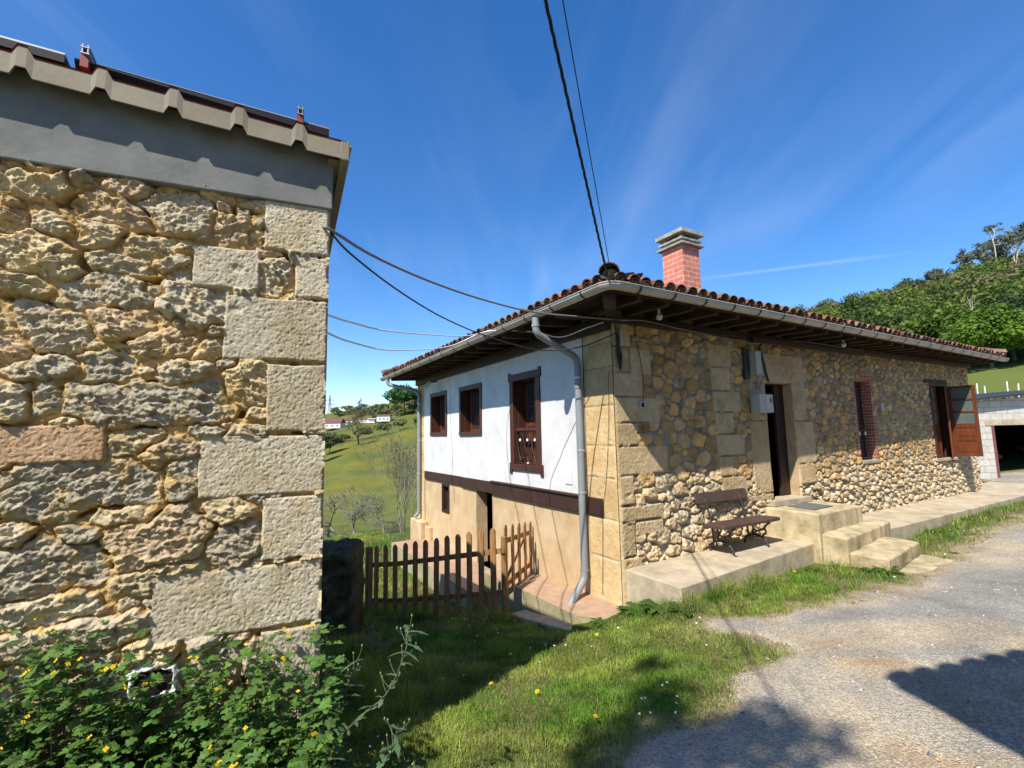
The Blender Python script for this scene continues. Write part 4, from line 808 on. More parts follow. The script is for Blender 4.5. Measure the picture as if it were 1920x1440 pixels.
# ---------------------------------------------------------------- pavements and steps
def slab(name,pts,ztop,zbot,m,label,cat,kind=None,bev=.012,sub=True,amp=.006,parent=None,seed=1):
    """pts: 4 (x,y) corners anticlockwise; ztop per corner"""
    nu,nv=24,10; P=[np.array([p[0],p[1],z]) for p,z in zip(pts,ztop)]; V=[];F=[]
    per=[]
    def bl(u,v): return (P[0]*(1-u)+P[1]*u)*(1-v)+(P[3]*(1-u)+P[2]*u)*v
    for j in range(nv+1):
        for i in range(nu+1):
            p=bl(i/nu,j/nv).copy(); e=min(i,nu-i,1)*min(j,nv-j,1); p[2]+=float(fbm(np.array([p[0]*2.3]),np.array([p[1]*2.3]),4,seed)[0])*amp
            if e==0: p+=np.array([fbm(np.array([p[0]*6.]),np.array([p[1]*6.]),3,seed+1)[0],fbm(np.array([p[0]*6.]),np.array([p[1]*6.+9]),3,seed+2)[0],-.5])*amp*1.3
            V.append(p)
    W=nu+1
    F=[(j*W+i,j*W+i+1,(j+1)*W+i+1,(j+1)*W+i) for j in range(nv) for i in range(nu)]
    ring=[i for i in range(W)]+[j*W+nu for j in range(1,nv+1)]+[nv*W+i for i in range(nu-1,-1,-1)]+[j*W for j in range(nv-1,0,-1)]
    b0=len(V); n=len(ring)
    for k,lv in enumerate((.25,.6,1.0)):
        for q in ring:
            p=V[q].copy(); p[2]=p[2]+(zbot-p[2])*lv; c=sum(P)/4; d=(p-c)[:2]; d=d/np.linalg.norm(d); a=float(fbm(np.array([p[0]*4+p[2]*5]),np.array([p[1]*4.]),3,seed+5)[0])*amp*1.6; p[0]+=d[0]*a; p[1]+=d[1]*a; V.append(p)
    prev=ring
    for k in range(3):
        cur=[b0+k*n+i for i in range(n)]; F+=[(prev[i],cur[i],cur[(i+1)%n],prev[(i+1)%n]) for i in range(n)]; prev=cur
    o=mk(name,np.array(V),F,m,parent,None,False,bevel=bev)
    if parent is None: prop(o,label,cat,kind=kind)
    return o
def sn(s,n): p=HP(s,n,0); return (p[0],p[1])
slab('bench_platform',[sn(.04,.93),sn(3.5,.72),sn(3.5,-.02),sn(.04,-.02)],[-.19,-.11,-.10,-.19],-.9,m_conc,'raised concrete platform along the stone wall under the bench','platform',kind='structure',seed=3)
slab('paved_walk',[sn(4.7,.92),sn(12.9,.86),sn(12.9,-.02),sn(4.7,-.02)],[-.10,-.10,-.06,-.08],-.6,m_conc,'long low concrete walk along the far part of the stone wall','walk',kind='structure',seed=5)
slab('paved_walk',[sn(12.9,.7),sn(15.5,.5),sn(15.5,-3),sn(12.9,-3)],[-.12,-.12,-.10,-.10],-.6,m_conc,'concrete apron between the far house corner and the garage','apron',kind='structure',seed=6)
st=thing('entrance_steps',HP(4,1,-.4),'worn stone and concrete steps climbing from the track to the dark doorway','steps')
slab('landing',[sn(3.12,.86),sn(4.52,.80),sn(4.52,-.01),sn(3.12,-.01)],[.325,.325,.33,.33],-.5,m_step,'','',seed=7,parent=st,bev=.018,amp=.010)
slab('step',[sn(3.12,1.22),sn(4.97,1.0),sn(4.97,.35),sn(3.12,.87)],[.035,.04,.05,.05],-.6,m_step,'','',seed=8,parent=st,bev=.018,amp=.014)
slab('step',[sn(3.12,1.70),sn(4.66,1.48),sn(4.66,.99),sn(3.12,1.23)],[-.155,-.15,-.145,-.15],-.7,m_step,'','',seed=9,parent=st,bev=.018,amp=.014)
slab('step',[sn(3.22,2.0),sn(4.56,1.90),sn(4.56,1.5),sn(3.22,1.72)],[-.335,-.32,-.31,-.325],-.7,m_step,'','',seed=10,parent=st,bev=.014,amp=.010)
slab('door_mat',[sn(3.42,.64),sn(4.02,.62),sn(4.06,.18),sn(3.46,.2)],[.343]*4,.331,m_mat,'grey door mat lying on the top landing','door mat',seed=11,bev=0,amp=.002)
# terracotta path along the plaster side
m_terra=brickmat('terracotta paving',(.42,.275,.18),(.38,.24,.15),(.36,.29,.21),.012,.32,.32)
m_terra.node_tree.nodes['Principled BSDF'].inputs['Roughness'].default_value=.8
def paved(name,P,zb,label):
    n_=len(P); top_=np.array(P); 
    o=mk(name,top_+[0,0,.0],[tuple(range(n_))],m_terra,None); setuv(o,lambda v,n:((v.x*DS[0]+v.y*DS[1]),(v.x*DW[0]+v.y*DW[1]))); prop(o,label,'path',kind='structure')
    bot=np.array([[p[0],p[1],zb] for p in P]); tp=top_-[0,0,.004]
    o2=mk(name+'_kerb',np.vstack([tp,bot]),[(i,(i+1)%n_,n_+(i+1)%n_,n_+i) for i in range(n_)]+[tuple(range(n_))],m_side,None); prop(o2,'rough rendered edge below '+label,'kerb',kind='structure')
m_side=mat('mossy render',(.42,.36,.23),.95,var=(.24,.23,.12),vs=4,bump=.008,bs=40,bump2=.003,bs2=140,spec=.1)
def pp(s,n,z): return HP(s,n,z)
paved('path',[pp(-.34,.20,-.70),pp(.0,.16,-.66),pp(.0,-2.6,-.74),pp(-.70,-2.6,-.74),pp(-.66,-1.95,-.73),pp(-.58,-.2,-.73)],-1.6,'terracotta tiled path sloping along the plastered side of the farmhouse')
paved('terrace',[pp(-.95,-2.6,-1.03),pp(0,-2.62,-1.03),pp(0,-7.3,-1.06),pp(-.95,-7.3,-1.06)],-1.7,'terracotta tiled terrace behind the picket fence')
slab('path_edge',[sn(-.96,-1.3),sn(-.80,.02),sn(-.56,.10),sn(-.66,-1.35)],[-.96,-.80,-.80,-.97],-1.5,m_conc,'weathered concrete strip below the tiled path','path edge',kind='structure',seed=12,bev=.006)
mb=MB(); c_=pp(-.22,-1.15,-.776); th=np.linspace(0,2*math.pi,25)[:-1]
tl=(-.92+.66)/(-2.8)
def dr_(r,dz): return [pp(-.22+r*math.cos(a),-.85+r*math.sin(a),-.722+dz) for a in th]
V=dr_(.085,.006)+dr_(.075,.010)+dr_(.06,.004); mb.add(V,[(i,(i+1)%24,24+(i+1)%24,24+i) for i in range(24)]+[(24+i,24+(i+1)%24,48+(i+1)%24,48+i) for i in range(24)]+[tuple(48+i for i in range(24))]); o=mb.build('drain_cover',m_pipebr,None); prop(o,'small round drain cover set in the tiled path','drain cover')
# ---------------------------------------------------------------- bench
bench=thing('park_bench',HP(2.1,.3,-.16),'dark brown plank bench with curly cast iron ends against the stone wall','bench')
def bp_(s,n,z): return HP(s,n,z)
bz=-.165
def plank(name,s0,s1,prof,m,round_=0.05):
    # plank lying along s with cross-section given by (n,z) list; ends rounded in plan
    mb=MB(); S=[s0,s0+.03,s0+.08,s1-.08,s1-.03,s1]; sc_=[.72,.92,1,1,.92,.72]; prof=np.array(prof); c=prof.mean(0); V=[]
    for s,k in zip(S,sc_):
        for (n,z) in prof: V.append(bp_(s,c[0]+(n-c[0])*k,z if abs(prof[:,0].ptp() if hasattr(prof,'ptp') else np.ptp(prof[:,0]))>np.ptp(prof[:,1]) else c[1]+(z-c[1])*k))
    k=len(prof); F=[(i*k+j,i*k+(j+1)%k,(i+1)*k+(j+1)%k,(i+1)*k+j) for i in range(5) for j in range(k)]+[tuple(range(k))[::-1],tuple(5*k+j for j in range(k))]
    mb.add(np.array(V),F); return mb.build(name,m,bench,bevel=.008)
plank('seat',1.38,2.72,[(.17,bz+.43),(.55,bz+.445),(.55,bz+.40),(.17,bz+.385)],m_bench)
plank('backrest',1.42,2.62,[(.03,bz+.84),(.06,bz+.85),(.095,bz+.69),(.065,bz+.68)],m_bench)
def benchleg(s):
    mb=MB()
    def cv(pts,r): P=smoothpath([(p[0],p[1]) for p in pts],6); rr=np.interp(np.linspace(0,1,len(P)),np.linspace(0,1,len(r)),r) if not np.isscalar(r) else r; mb.add(*tube(HP(np.full(len(P),s),P[:,0],bz+P[:,1]),rr,7))
    cv([(.54,.395),(.49,.36),(.45,.30),(.47,.25),(.43,.2),(.40,.17)],[.016,.015,.014,.013,.014,.016])
    cv([(.40,.17),(.45,.13),(.49,.07),(.50,.02),(.535,.0)],[.016,.014,.013,.016,.03])
    cv([(.20,.395),(.25,.34),(.27,.27),(.25,.22),(.29,.185),(.40,.17)],[.015,.014,.013,.013,.014,.016])
    cv([(.29,.185),(.19,.16),(.13,.10),(.115,.02),(.10,.0)],[.016,.015,.014,.014,.024])
    cv([(.27,.27),(.33,.25),(.39,.27),(.45,.30)],.011)
    a=np.linspace(0,2*math.pi,10); cv([(.345+.035*math.cos(x),.215+.03*math.sin(x)) for x in a],.009)
    a=np.linspace(0,4,8); cv([(.33+.05*(1-x/6)*math.cos(x),.335+.04*(1-x/6)*math.sin(x)) for x in a],.009)
    cv([(.18,.16),(.17,.30),(.165,.42),(.13,.56),(.075,.76)],[.012,.012,.014,.014,.012])
    return mb.build('leg',m_iron,bench,smooth=True)
benchleg(1.62); benchleg(2.42)
# ---------------------------------------------------------------- picket fence and gate
def g1(x,y): return float(ground(np.array([x]),np.array([y]))[0])
FL=np.array([-2.52,8.25,0]); FR=np.array([-.28,7.0,0]); FD=(FR-FL)/np.linalg.norm(FR-FL); FN=np.array([FD[1],-FD[0],0.])
fence=thing('picket_fence',((FL+FR)/2+[0,0,-1.05]),'low brown picket fence with rounded tops across the grass passage','fence')
def ztopf(x): return np.interp(x,[-2.52,-2.05,-.28],[-.25,-.18,.26])
def picket(P,D,Nn,zb,zt,wd=.092,th=.022,parent=None,lean=0):
    w_=wd/2; pr=[(-w_,zb),(w_,zb),(w_,zt-.05),(w_*.62,zt-.015),(w_*.25,zt),(-w_*.25,zt),(-w_*.62,zt-.015),(-w_,zt-.05)]; pr=[(a+lean*(b-zb),b) for a,b in pr]
    V=[P+D*a+Nn*o+np.array([0,0,b]) for o in (0,th) for a,b in pr]; k=8
    mb=MB(); mb.add(np.array(V),[tuple(range(k))[::-1],tuple(range(k,2*k))]+[(i,(i+1)%k,k+(i+1)%k,k+i) for i in range(k)]); return mb.build('picket',m_picket,parent,bevel=.004)
g=np.random.default_rng(12)
tx=np.concatenate([[-2.45,-2.33],np.linspace(-2.14,-.31,11)])
for i,x in enumerate(tx):
    t_=(x-FL[0])/(FR[0]-FL[0]); P=FL+(FR-FL)*t_; zt=float(ztopf(x))+g.normal(0,.005); picket(P+FN*.012,FD,FN,zt-1.16,zt,parent=fence,lean=g.normal(0,.006))
for dz in (.32,.90):
    mb=MB(); A=FL+[0,0,float(ztopf(-2.52))-dz]+FN*-.02; B=FR+FD*.12+[0,0,float(ztopf(-.28))-dz]+FN*-.02; Mid_=A+(B-A)*.24; Mid_[2]=float(ztopf(Mid_[0]))-dz
    beam3(mb,A,Mid_,.03,.075); beam3(mb,Mid_,B,.0298,.0748); mb.build('rail',m_picket,fence,bevel=.004)
for P,zt in ((FL+FD*.0,-.26),(FR+FD*.09-FN*.07,.13)): mb=MB(); mb.add(*tube(np.array([[P[0],P[1],zt-1.3],[P[0],P[1],zt-.01],[P[0],P[1],zt]]),[.045,.045,.03],10)); mb.build('post',m_picket,fence)
gate=thing('picket_gate',(FR+[.2,.8,-1.0]),'brown picket gate standing open against the plastered wall, with a diagonal brace','gate')
GA=np.array([-.15,7.04,0]); GB=np.array([.25,8.14,0]); GD=(GB-GA)/np.linalg.norm(GB-GA); GN=np.array([GD[1],-GD[0],0.])
for i in range(5):
    t_=i/4; P=GA+(GB-GA)*t_; zt=.29-.16*t_; zb_=-.74+.03*t_; picket(P,GD,GN,zb_ if i else -.75,zt,wd=.098,parent=gate)
for a,b in ((.05,-.06),(-.58,-.58)): mb=MB(); beam3(mb,GA+GN*-.02+[0,0,a],GB+GN*-.02+[0,0,b],.03,.075); mb.build('rail',m_picket,gate,bevel=.004)
mb=MB(); beam3(mb,GA+GN*-.045+GD*.1+[0,0,-.56],GB+GN*-.045-GD*.05+[0,0,-.04],.02,.06); mb.build('brace',m_picket,gate,bevel=.004)
# dark dry-stone stub between the barn and the fence
g=np.random.default_rng(33); wl=thing('stone_stub_wall',(-2.7,6.7,-1.0),'short dark mossy stone wall stub beside the barn corner','wall')
m_moss=mat('dark mossy stone',(.12,.105,.08),.95,var=(.04,.05,.02),vs=8,bump=.02,bs=14,spec=.1)
xs_=np.linspace(0,1,60); A0=np.array([-4.2,7.6,0]); A1=np.array([-2.36,7.15,0]); dd=(A1-A0)/np.linalg.norm(A1-A0); nn_=np.array([dd[1],-dd[0],0.]); LW=np.linalg.norm(A1-A0)
us=np.arange(0,LW,.03); vs=np.linspace(0,1,60)
prof=[];  # profile round the section: front, top, back
V=[];F=[]
sec=[(.22,-1.6)]+[(.22,z) for z in np.linspace(-1.5,-.06,40)]+[(.20,.0),(.1,.03),(0,.035),(-.1,.03),(-.2,.0)]+[(-.22,z) for z in np.linspace(-.06,-1.5,20)]
for u in us:
    for (o_,z) in sec:
        lu=.075*float(fbm(np.array([u*6.]),np.array([z*8.+o_*5]),4,901)[0]); zt_=z+(.02*math.sin(u*5) if z>0 else 0); V.append(A0+dd*min(u,LW)+nn_*(o_+lu*(1 if o_>0 else -1)*1.6)+np.array([0,0,zt_-(0 if z<-.9 else .0)+lu]))
k=len(sec); n_=len(us); F=[(i*k+j,(i+1)*k+j,(i+1)*k+j+1,i*k+j+1) for i in range(n_-1) for j in range(k-1)]+[tuple(range(k)),tuple((n_-1)*k+j for j in range(k))[::-1]]
mk('wall_body',np.array(V),F,m_moss,wl,None,True)
# ---------------------------------------------------------------- garage
GC=np.array([15.45,15.25,-.13]); gd_=np.array([math.cos(R(2)),math.sin(R(2)),0.]); gnn=np.array([gd_[1],-gd_[0],0.])
gar=thing('garage',(18,17,-.13),'pale concrete block garage with a dark open doorway at the far right','garage')
def GP(a,d,z): return GC+gd_*a-gnn*d+np.array([0,0,z])
def gb(name,bs,m,bevel=0):
    mb=MB()
    for (a0,a1,d0,d1,z0,z1) in bs:
        q=[GP(a,d,z) for z in (z0,z1) for (a,d) in ((a0,d0),(a1,d0),(a1,d1),(a0,d1))]; mb.add(q,BOXF)
    return mb.build(name,m,gar,bevel=bevel)
m_block=brickmat('block masonry',(.56,.54,.47),(.48,.47,.42),(.38,.36,.31),.012,.42,.21)
sl_=.045
def zr(a): return 2.50+max(0,a+.8)*sl_*1.4
w_=gb('front_wall',[(-.95,.08,0,.2,-.4,2.42),(4.3,5.6,0,.2,-.4,2.6),(.08,4.3,0,.2,1.90,2.42)],m_block); setuv(w_,lambda v,n:(v.x+v.y,v.z))
mb=MB(); mb.add([GP(-.95,0,2.42),GP(5.6,0,2.42),GP(5.6,0,3.0),GP(-.95,0,2.44),GP(-.95,.2,2.42),GP(5.6,.2,2.42),GP(5.6,.2,3.0),GP(-.95,.2,2.44)],[(0,1,2,3),(7,6,5,4),(0,4,5,1),(1,5,6,2),(2,6,7,3),(3,7,4,0)]); g_=mb.build('gable_wall',m_block,gar); setuv(g_,lambda v,n:(v.x+v.y,v.z))
gb('lintel',[(-.1,4.4,-.02,.2,1.72,1.90)],m_conc); gb('side_wall',[(-.95,-.75,.2,6,-.4,2.42),(5.4,5.6,.2,6,-.4,2.6),(-.75,5.4,5.8,6,-.4,2.5)],m_blk if False else m_conc)
m_rf=mat('dull red steel frame',(.20,.07,.08),.6,var=(.15,.06,.06),vs=5); gb('door_jamb',[(.08,.15,-.03,.2,0.02,1.72)],m_rf); gb('door_jamb',[(4.23,4.3,-.03,.2,0.02,1.72)],m_rf); gb('floor',[(-.7,5.4,.2,5.8,-.1,0.0)],m_black); gb('shade_lining',[(-.74,5.4,5.6,5.79,0,2.4),(-.745,-.70,.2,5.6,0,2.4),(5.35,5.395,.2,5.6,0,2.4),(-.7,5.35,.21,5.6,2.33,2.38)],m_black)  # black floor and added lining paint the shade inside the garage
mb=MB(); mb.add([GP(-1.25,-.3,2.47),GP(6,-.3,3.1),GP(6,6.3,3.1),GP(-1.25,6.3,2.47),GP(-1.25,-.3,2.53),GP(6,-.3,3.16),GP(6,6.3,3.16),GP(-1.25,6.3,2.53)],BOXF); mb.build('roof',m_iron,gar)
# ---------------------------------------------------------------- cables
def cable(name,pts,r,m,label,n=8,rr=None,twist=False):
    P=smoothpath(pts,n); mb=MB()
    if twist:
        s=np.r_[0,np.cumsum(np.linalg.norm(np.diff(P,axis=0),axis=1))]; ss=np.arange(0,s[-1],.035); Q=np.c_[np.interp(ss,s,P[:,0]),np.interp(ss,s,P[:,1]),np.interp(ss,s,P[:,2])]
        T=np.gradient(Q,axis=0); T/=np.linalg.norm(T,axis=1)[:,None]; X=np.cross(T,[1,0,0.]); X/=np.linalg.norm(X,axis=1)[:,None]; Y=np.cross(T,X)
        for ph in (0,2.09,4.19): a=ss*2*math.pi/.33+ph; mb.add(*tube(Q+X*(np.cos(a)*r*.62)[:,None]+Y*(np.sin(a)*r*.62)[:,None],r*.62,5))
    else: mb.add(*tube(P,r,6))
    o=mb.build(name,m,None,smooth=True); return prop(o,label,'cable')
a0=np.array([1.096,5.126,3.424]); a1=np.array([.27,2.79,4.45]); cable('overhead_cable',[a0+[.12,.3,-.05],a0,a0+(a1-a0)*.5+[0,0,-.01],a1,a0+(a1-a0)*2.2,a0+(a1-a0)*3.2],.0115,m_cable,'thick twisted black overhead cable rising from the house corner over the viewer',twist=True)
a0=np.array([1.13,5.104,3.466]); a1=np.array([.385,2.787,4.443]); cable('overhead_wire',[a0+[.1,.35,-.1],a0,a0+(a1-a0)*.5,a1,a0+(a1-a0)*3.2],.0042,m_cable,'thin dark overhead wire running beside the twisted cable')
cable('supply_cable',[(-1.25,3.0,3.0),(-1.145,2.855,2.927),(-1.054,3.485,2.997),(-.771,4.193,3.04),(-.318,4.781,3.028),(.27,5.405,3.04),(.987,5.935,3.096),(1.38,6.1,3.10),(1.62,6.28,3.13)],.011,m_greyc,'thick grey cable slung from the barn corner to the farmhouse corner')
cable('cable',[(-1.142,2.864,2.91),(-1.142,3.263,2.919),(-1.035,4.065,2.928),(-.798,4.967,2.915),(-.477,6.031,2.957),(.011,6.28,2.832),(.453,6.381,2.752),(.962,6.319,2.782),(1.43,6.249,2.944)],.008,m_cable,'thin black cable drooping from the barn corner under the white gutter to the house')
cable('white_cable',[(-1.324,3.23,2.479),(-1.341,3.861,2.568),(-1.201,4.732,2.681),(-.698,6.808,3.07),(-.284,7.407,3.277),(.348,7.118,3.182),(.727,6.815,3.026),(1.083,6.545,3.094),(1.405,6.26,3.148)],.008,m_whitec,'upper of two thin white cables from behind the barn to the gutter')
cable('white_cable',[(-1.354,3.246,2.368),(-1.414,4.08,2.444),(-1.354,5.341,2.6),(-1.017,7.395,3.028),(-.533,7.892,3.345),(-.066,7.203,3.295)],.008,m_whitec,'lower of two thin white cables from behind the barn, meeting the gutter')
cable('wall_cable',[HP(s,.14,z) for s,z in ((.05,3.13),(.5,3.17),(1.3,3.12),(2.4,3.06),(3.1,3.05),(4.5,3.19),(6.6,3.17))],.009,m_greyc,'grey cable clipped along the top of the stone wall under the eave')
cable('wall_cable',[HP(.42,.03,3.1),HP(.43,.035,2.9),HP(.5,.035,2.6),HP(.52,.04,2.3),HP(.5,.04,2.03)],.005,m_cable,'thin black cable dropping to the small socket on the stone wall')
for i,(s,n,l) in enumerate(((-.03,.03,2.72),(.0,.05,2.60),(.03,.04,2.66),(.06,.05,2.55),(.09,.05,2.63))):
    pass
mb=MB(); g=np.random.default_rng(8)
for i in range(6):
    s=.0+i*.014; P=smoothpath([HP(-.72+i*.03,.74,3.22),HP(-.30+i*.03,.36,3.14),HP(-.04+s,.13,3.02-i*.02),HP(.03+s,.06,2.85+g.normal(0,.03)),HP(.05+s*.6,.05,2.66-.03*i),HP(.09+s*.5,.05,2.52+g.normal(0,.03)),HP(.12+g.normal(0,.01),.05,2.6+.03*i),HP(.10,.05,2.75)],6); mb.add(*tube(P,.0042,5))
o=mb.build('cable_bundle',m_cable,None,smooth=True); prop(o,'bundle of black cables looped down the top of the house corner','cable bundle')
cable('wall_cable',[COR+DW*.05+NW_*.03+[0,0,2.45],COR+DW*.10+NW_*.035+[0,0,1.6],COR+DW*.22+NW_*.03+[0,0,.8],COR+DW*.27+NW_*.075+[0,0,.6],COR+DW*.30+NW_*.03+[0,0,.3],COR+DW*.36+NW_*.03+[0,0,-.6]],.0032,m_cable,'thin dark cable down the pale corner stones beside the grey downpipe')
cable('wall_cable',[poly(5.62,.07,3.0),poly(5.62,.05,2.5),poly(5.6,.045,2.0),poly(5.52,.045,1.4),poly(5.5,.045,.9),poly(5.5,.07,.6),poly(5.45,.03,.3),poly(5.42,.03,.05)],.003,m_cable,'thin black wire hanging down the white plaster between the two small windows')
cable('wall_cable',[HP(.44,.04,-.19),HP(.46,.2,-.17),HP(.6,.55,-.17),HP(.68,.9,-.17)],.004,m_bark,'thin brown cord lying across the end of the concrete platform') if False else None
# ---------------------------------------------------------------- neighbouring roof behind the viewer (casts the scalloped shade on the track)
nb_=thing('neighbour_house',(3,-3,0),'tile roofed house behind the viewer whose eave shades the track','house')
tip=np.array([2.63,3.48,-.15]); k_=6.75; NC=tip+np.array(sd)*k_; e1=np.array([math.sin(R(77)),math.cos(R(77)),0.]); e2=np.array([math.sin(R(184)),math.cos(R(184)),0.])
TB=MB(); PT2=.3
mb=MB(); q=[NC-[0,0,.06],NC+e1*11-[0,0,.06],NC+e1*11+e2*6+[0,0,6*PT2-.06],NC+e2*6+[0,0,6*PT2-.06]]; mb.add(q+[p-[0,0,.05] for p in q],[(0,1,2,3),(7,6,5,4),(0,4,5,1),(1,5,6,2),(2,6,7,3),(3,7,4,0)]); mb.build('roof_deck',m_soffit,nb_)
X=e1; Y=e2+np.array([0,0,PT2]); Y/=np.linalg.norm(Y); Zn=np.cross(X,Y); Zn*=np.sign(Zn[2])
for i in range(48):
    for j in range(16): addtile(NC+X*(.10+i*.23)+Y*(j*.36-.045)+Zn*.01,X,Y-Zn*.04,Zn,.43,.118,.095,tcol(False))
TB.build('roof_tiles',m_tile,nb_)
def fr(a,b,z): return NC*[1,1,0]+e1*a+e2*b+np.array([0,0,z])
mb=MB()
for (a0_,a1_,b0_,b1_,zt) in ((.9,11,.55,.85,4.9),(.9,1.2,.85,6,4.9)): mb.add([fr(a0_,b0_,-.3),fr(a1_,b0_,-.3),fr(a1_,b1_,-.3),fr(a0_,b1_,-.3),fr(a0_,b0_,zt),fr(a1_,b0_,zt),fr(a1_,b1_,zt),fr(a0_,b1_,zt)],BOXF)
mb.build('wall',m_rough,nb_)
# ---------------------------------------------------------------- vegetation helpers
def leafcloud(cent,rad,n,size,g,flat=.75,shell=.55):
    """n leaf clump quads scattered in ellipsoids; returns V,F,idx"""
    k=len(cent); w_=np.prod(rad,axis=1)**(2/3.); w_/=w_.sum(); I=g.choice(k,n,p=w_)
    d=g.normal(size=(n,3)); d/=np.linalg.norm(d,axis=1)[:,None]; r=g.uniform(shell,1.0,n)**.6*(1+g.normal(0,.07,n))
    P=cent[I]+d*rad[I]*r[:,None]
    nrm=d+g.normal(0,.55,(n,3)); nrm[:,2]+=.35; nrm/=np.linalg.norm(nrm,axis=1)[:,None]
    t=np.cross(nrm,g.normal(size=(n,3))); t/=np.linalg.norm(t,axis=1)[:,None]; b_=np.cross(nrm,t); s=size*g.uniform(.5,1.25,n)[:,None]
    V=np.stack([P-t*s*.5-b_*s*.25,P+t*s*.15-b_*s*.5,P+t*s*.6+b_*s*.1,P-t*s*.1+b_*s*.5],1); return V.reshape(-1,3),np.arange(4*n).reshape(n,4),I,d
def crown(cx,cy,cz,rx,rz,nb,g,sub=.42):
    d=g.normal(size=(nb,3)); d/=np.linalg.norm(d,axis=1)[:,None]; d[:,2]=np.abs(d[:,2])*1.15-.35; r=g.uniform(.35,.8,nb)[:,None]
    C_=np.array([cx,cy,cz])+d*np.array([rx,rx,rz])*r; q=g.uniform(.7,1.15,nb)*sub; return C_,np.c_[q*rx,q*rx,q*rz*.9]
def branches(mb,P,D,L_,r,depth,g,spread=.6,up=.1,seg=4,kids=(2,4),shr=.68):
    n=4; Q=[P]; d=D/np.linalg.norm(D)
    for i in range(n): d=d+g.normal(0,.13,3)+np.array([0,0,up*.3]); d/=np.linalg.norm(d); Q.append(Q[-1]+d*L_/n)
    Q=np.array(Q); mb.add(*tube(Q,np.linspace(r,r*.6,n+1),max(3,seg),cap=False))
    tips=[Q[-1]]
    if depth>0:
        tips=[]
        for k in range(g.integers(kids[0],kids[1]+1)):
            t_=g.uniform(.45,1) if k else 1.0; p=Q[int(round(t_*n))]; nd=d+g.normal(0,spread,3); nd[2]+=up
            tips+=branches(mb,p,nd,L_*shr*g.uniform(.75,1.15),r*.58,depth-1,g,spread,up,max(3,seg-1),kids,shr)
    return tips
def polar(az,dist): a=R(az); return dist*math.sin(a),dist*math.cos(a)
def px2az(px): return math.degrees(math.atan2((px-960)/875,1))
def tree(name,az,dist,H,cr,col,label,seed,group=None,nl=900,size=.9,trunkc=None,zoff=0,crz=None,cb=.62,sub=.42,flat=None):
    g=np.random.default_rng(seed); x,y=polar(az,dist); z=g1(x,y)-.3+zoff
    th_=thing(name,(x,y,z),label,'tree',group)
    mb=MB(); mb.add(*tube(smoothpath([(x,y,z),(x+g.normal(0,.1),y,z+H*.3),(x+g.normal(0,.25),y,z+H*.6),(x,y,z+H*.8)],4),np.linspace(H*.022,H*.007,13),7))
    for k in range(6): a=g.uniform(0,6.28); mb.add(*tube(smoothpath([(x,y,z+H*(.3+.07*k)),(x+math.cos(a)*cr*.4,y+math.sin(a)*cr*.4,z+H*(.45+.06*k)),(x+math.cos(a)*cr*.75,y+math.sin(a)*cr*.75,z+H*(.55+.06*k))],3),[H*.009]*3+[H*.006]*2+[H*.003]*2,5))
    mb.build('trunk',trunkc or m_bark,th_)
    rz=crz or H*.34; C_,Rr=crown(x,y,z+H*cb,cr,rz,24,g,sub*g.uniform(.75,1.1)); V,F,I,d=leafcloud(C_,Rr,nl,size,g)
    cv=np.array(col)*g.uniform(.75,1.25,(len(C_),1))[I]*g.uniform(.8,1.2,(nl,1)); mk('crown',V,F,m_leaf,th_,np.repeat(cv,4,0)); return th_
def baretree(name,az,dist,H,label,seed,depth=4,m=None,group=None,cat='tree',spread=.55,up=.15,kids=(2,4),r=None,budcol=None,zoff=0,stems=1,haze=0):
    g=np.random.default_rng(seed); x,y=polar(az,dist); z=g1(x,y)-.2+zoff; th_=thing(name,(x,y,z),label,cat,group); mb=MB(); tips=[]
    for s_ in range(stems):
        d=np.array([g.normal(0,.12+.25*(stems>1)),g.normal(0,.12+.25*(stems>1)),1.]); tips+=branches(mb,np.array([x+g.normal(0,.1)*(stems>1),y,z]),d,H*.36,(r or H*.025),depth,g,spread,up,6,kids)
    mb.build('trunk',m or m_twig,th_)
    if haze:
        T_=np.array(tips); n=haze; I=g.integers(0,len(T_),n); P=T_[I]+g.normal(0,H*.03,(n,3)); s=H*.012
        A_=g.normal(size=(n,3)); A_/=np.linalg.norm(A_,axis=1)[:,None]; B_=np.cross(A_,g.normal(size=(n,3))); B_/=np.linalg.norm(B_,axis=1)[:,None]
        V=np.stack([P-A_*s,P+B_*s*.7,P+A_*s],1).reshape(-1,3); c=np.tile(np.array(budcol),(3*n,1)); mk('buds',V,np.arange(3*n).reshape(n,3),m_leaf,th_,c)['kind']='stuff'
    return th_
# left side background
bt='bare orchard trees below the lawn'
baretree('orchard_tree',px2az(722),25,3.4,'bare grey lichen covered apple tree low down near the white plaster corner',1,5,spread=.8,up=.0,r=.05,kids=(3,5),group=bt,budcol=(.25,.26,.17),haze=1800)
baretree('orchard_tree',px2az(672),22,3.0,'small bare twiggy apple tree left of the other orchard trees, behind the fence',2,5,spread=.8,up=-.02,kids=(3,4),group=bt,budcol=(.25,.26,.17),haze=1800)
baretree('orchard_tree',px2az(622),19,2.9,'bare lichen grey apple tree beside the barn corner edge',3,5,spread=.8,up=-.02,kids=(3,4),group=bt,budcol=(.25,.26,.17),haze=1500)
baretree('tall_bare_tree',px2az(757),23,5.6,'tall slender bare tree just budding beside the far house corner',4,5,spread=.42,up=.35,kids=(3,4),stems=3,r=.032,budcol=(.22,.22,.11),haze=500)
baretree('tall_bare_tree',px2az(783),32,7.0,'budding bare tree partly hidden behind the far house corner',14,4,spread=.45,up=.3,kids=(3,4),stems=2,r=.045,budcol=(.22,.22,.11),haze=400)
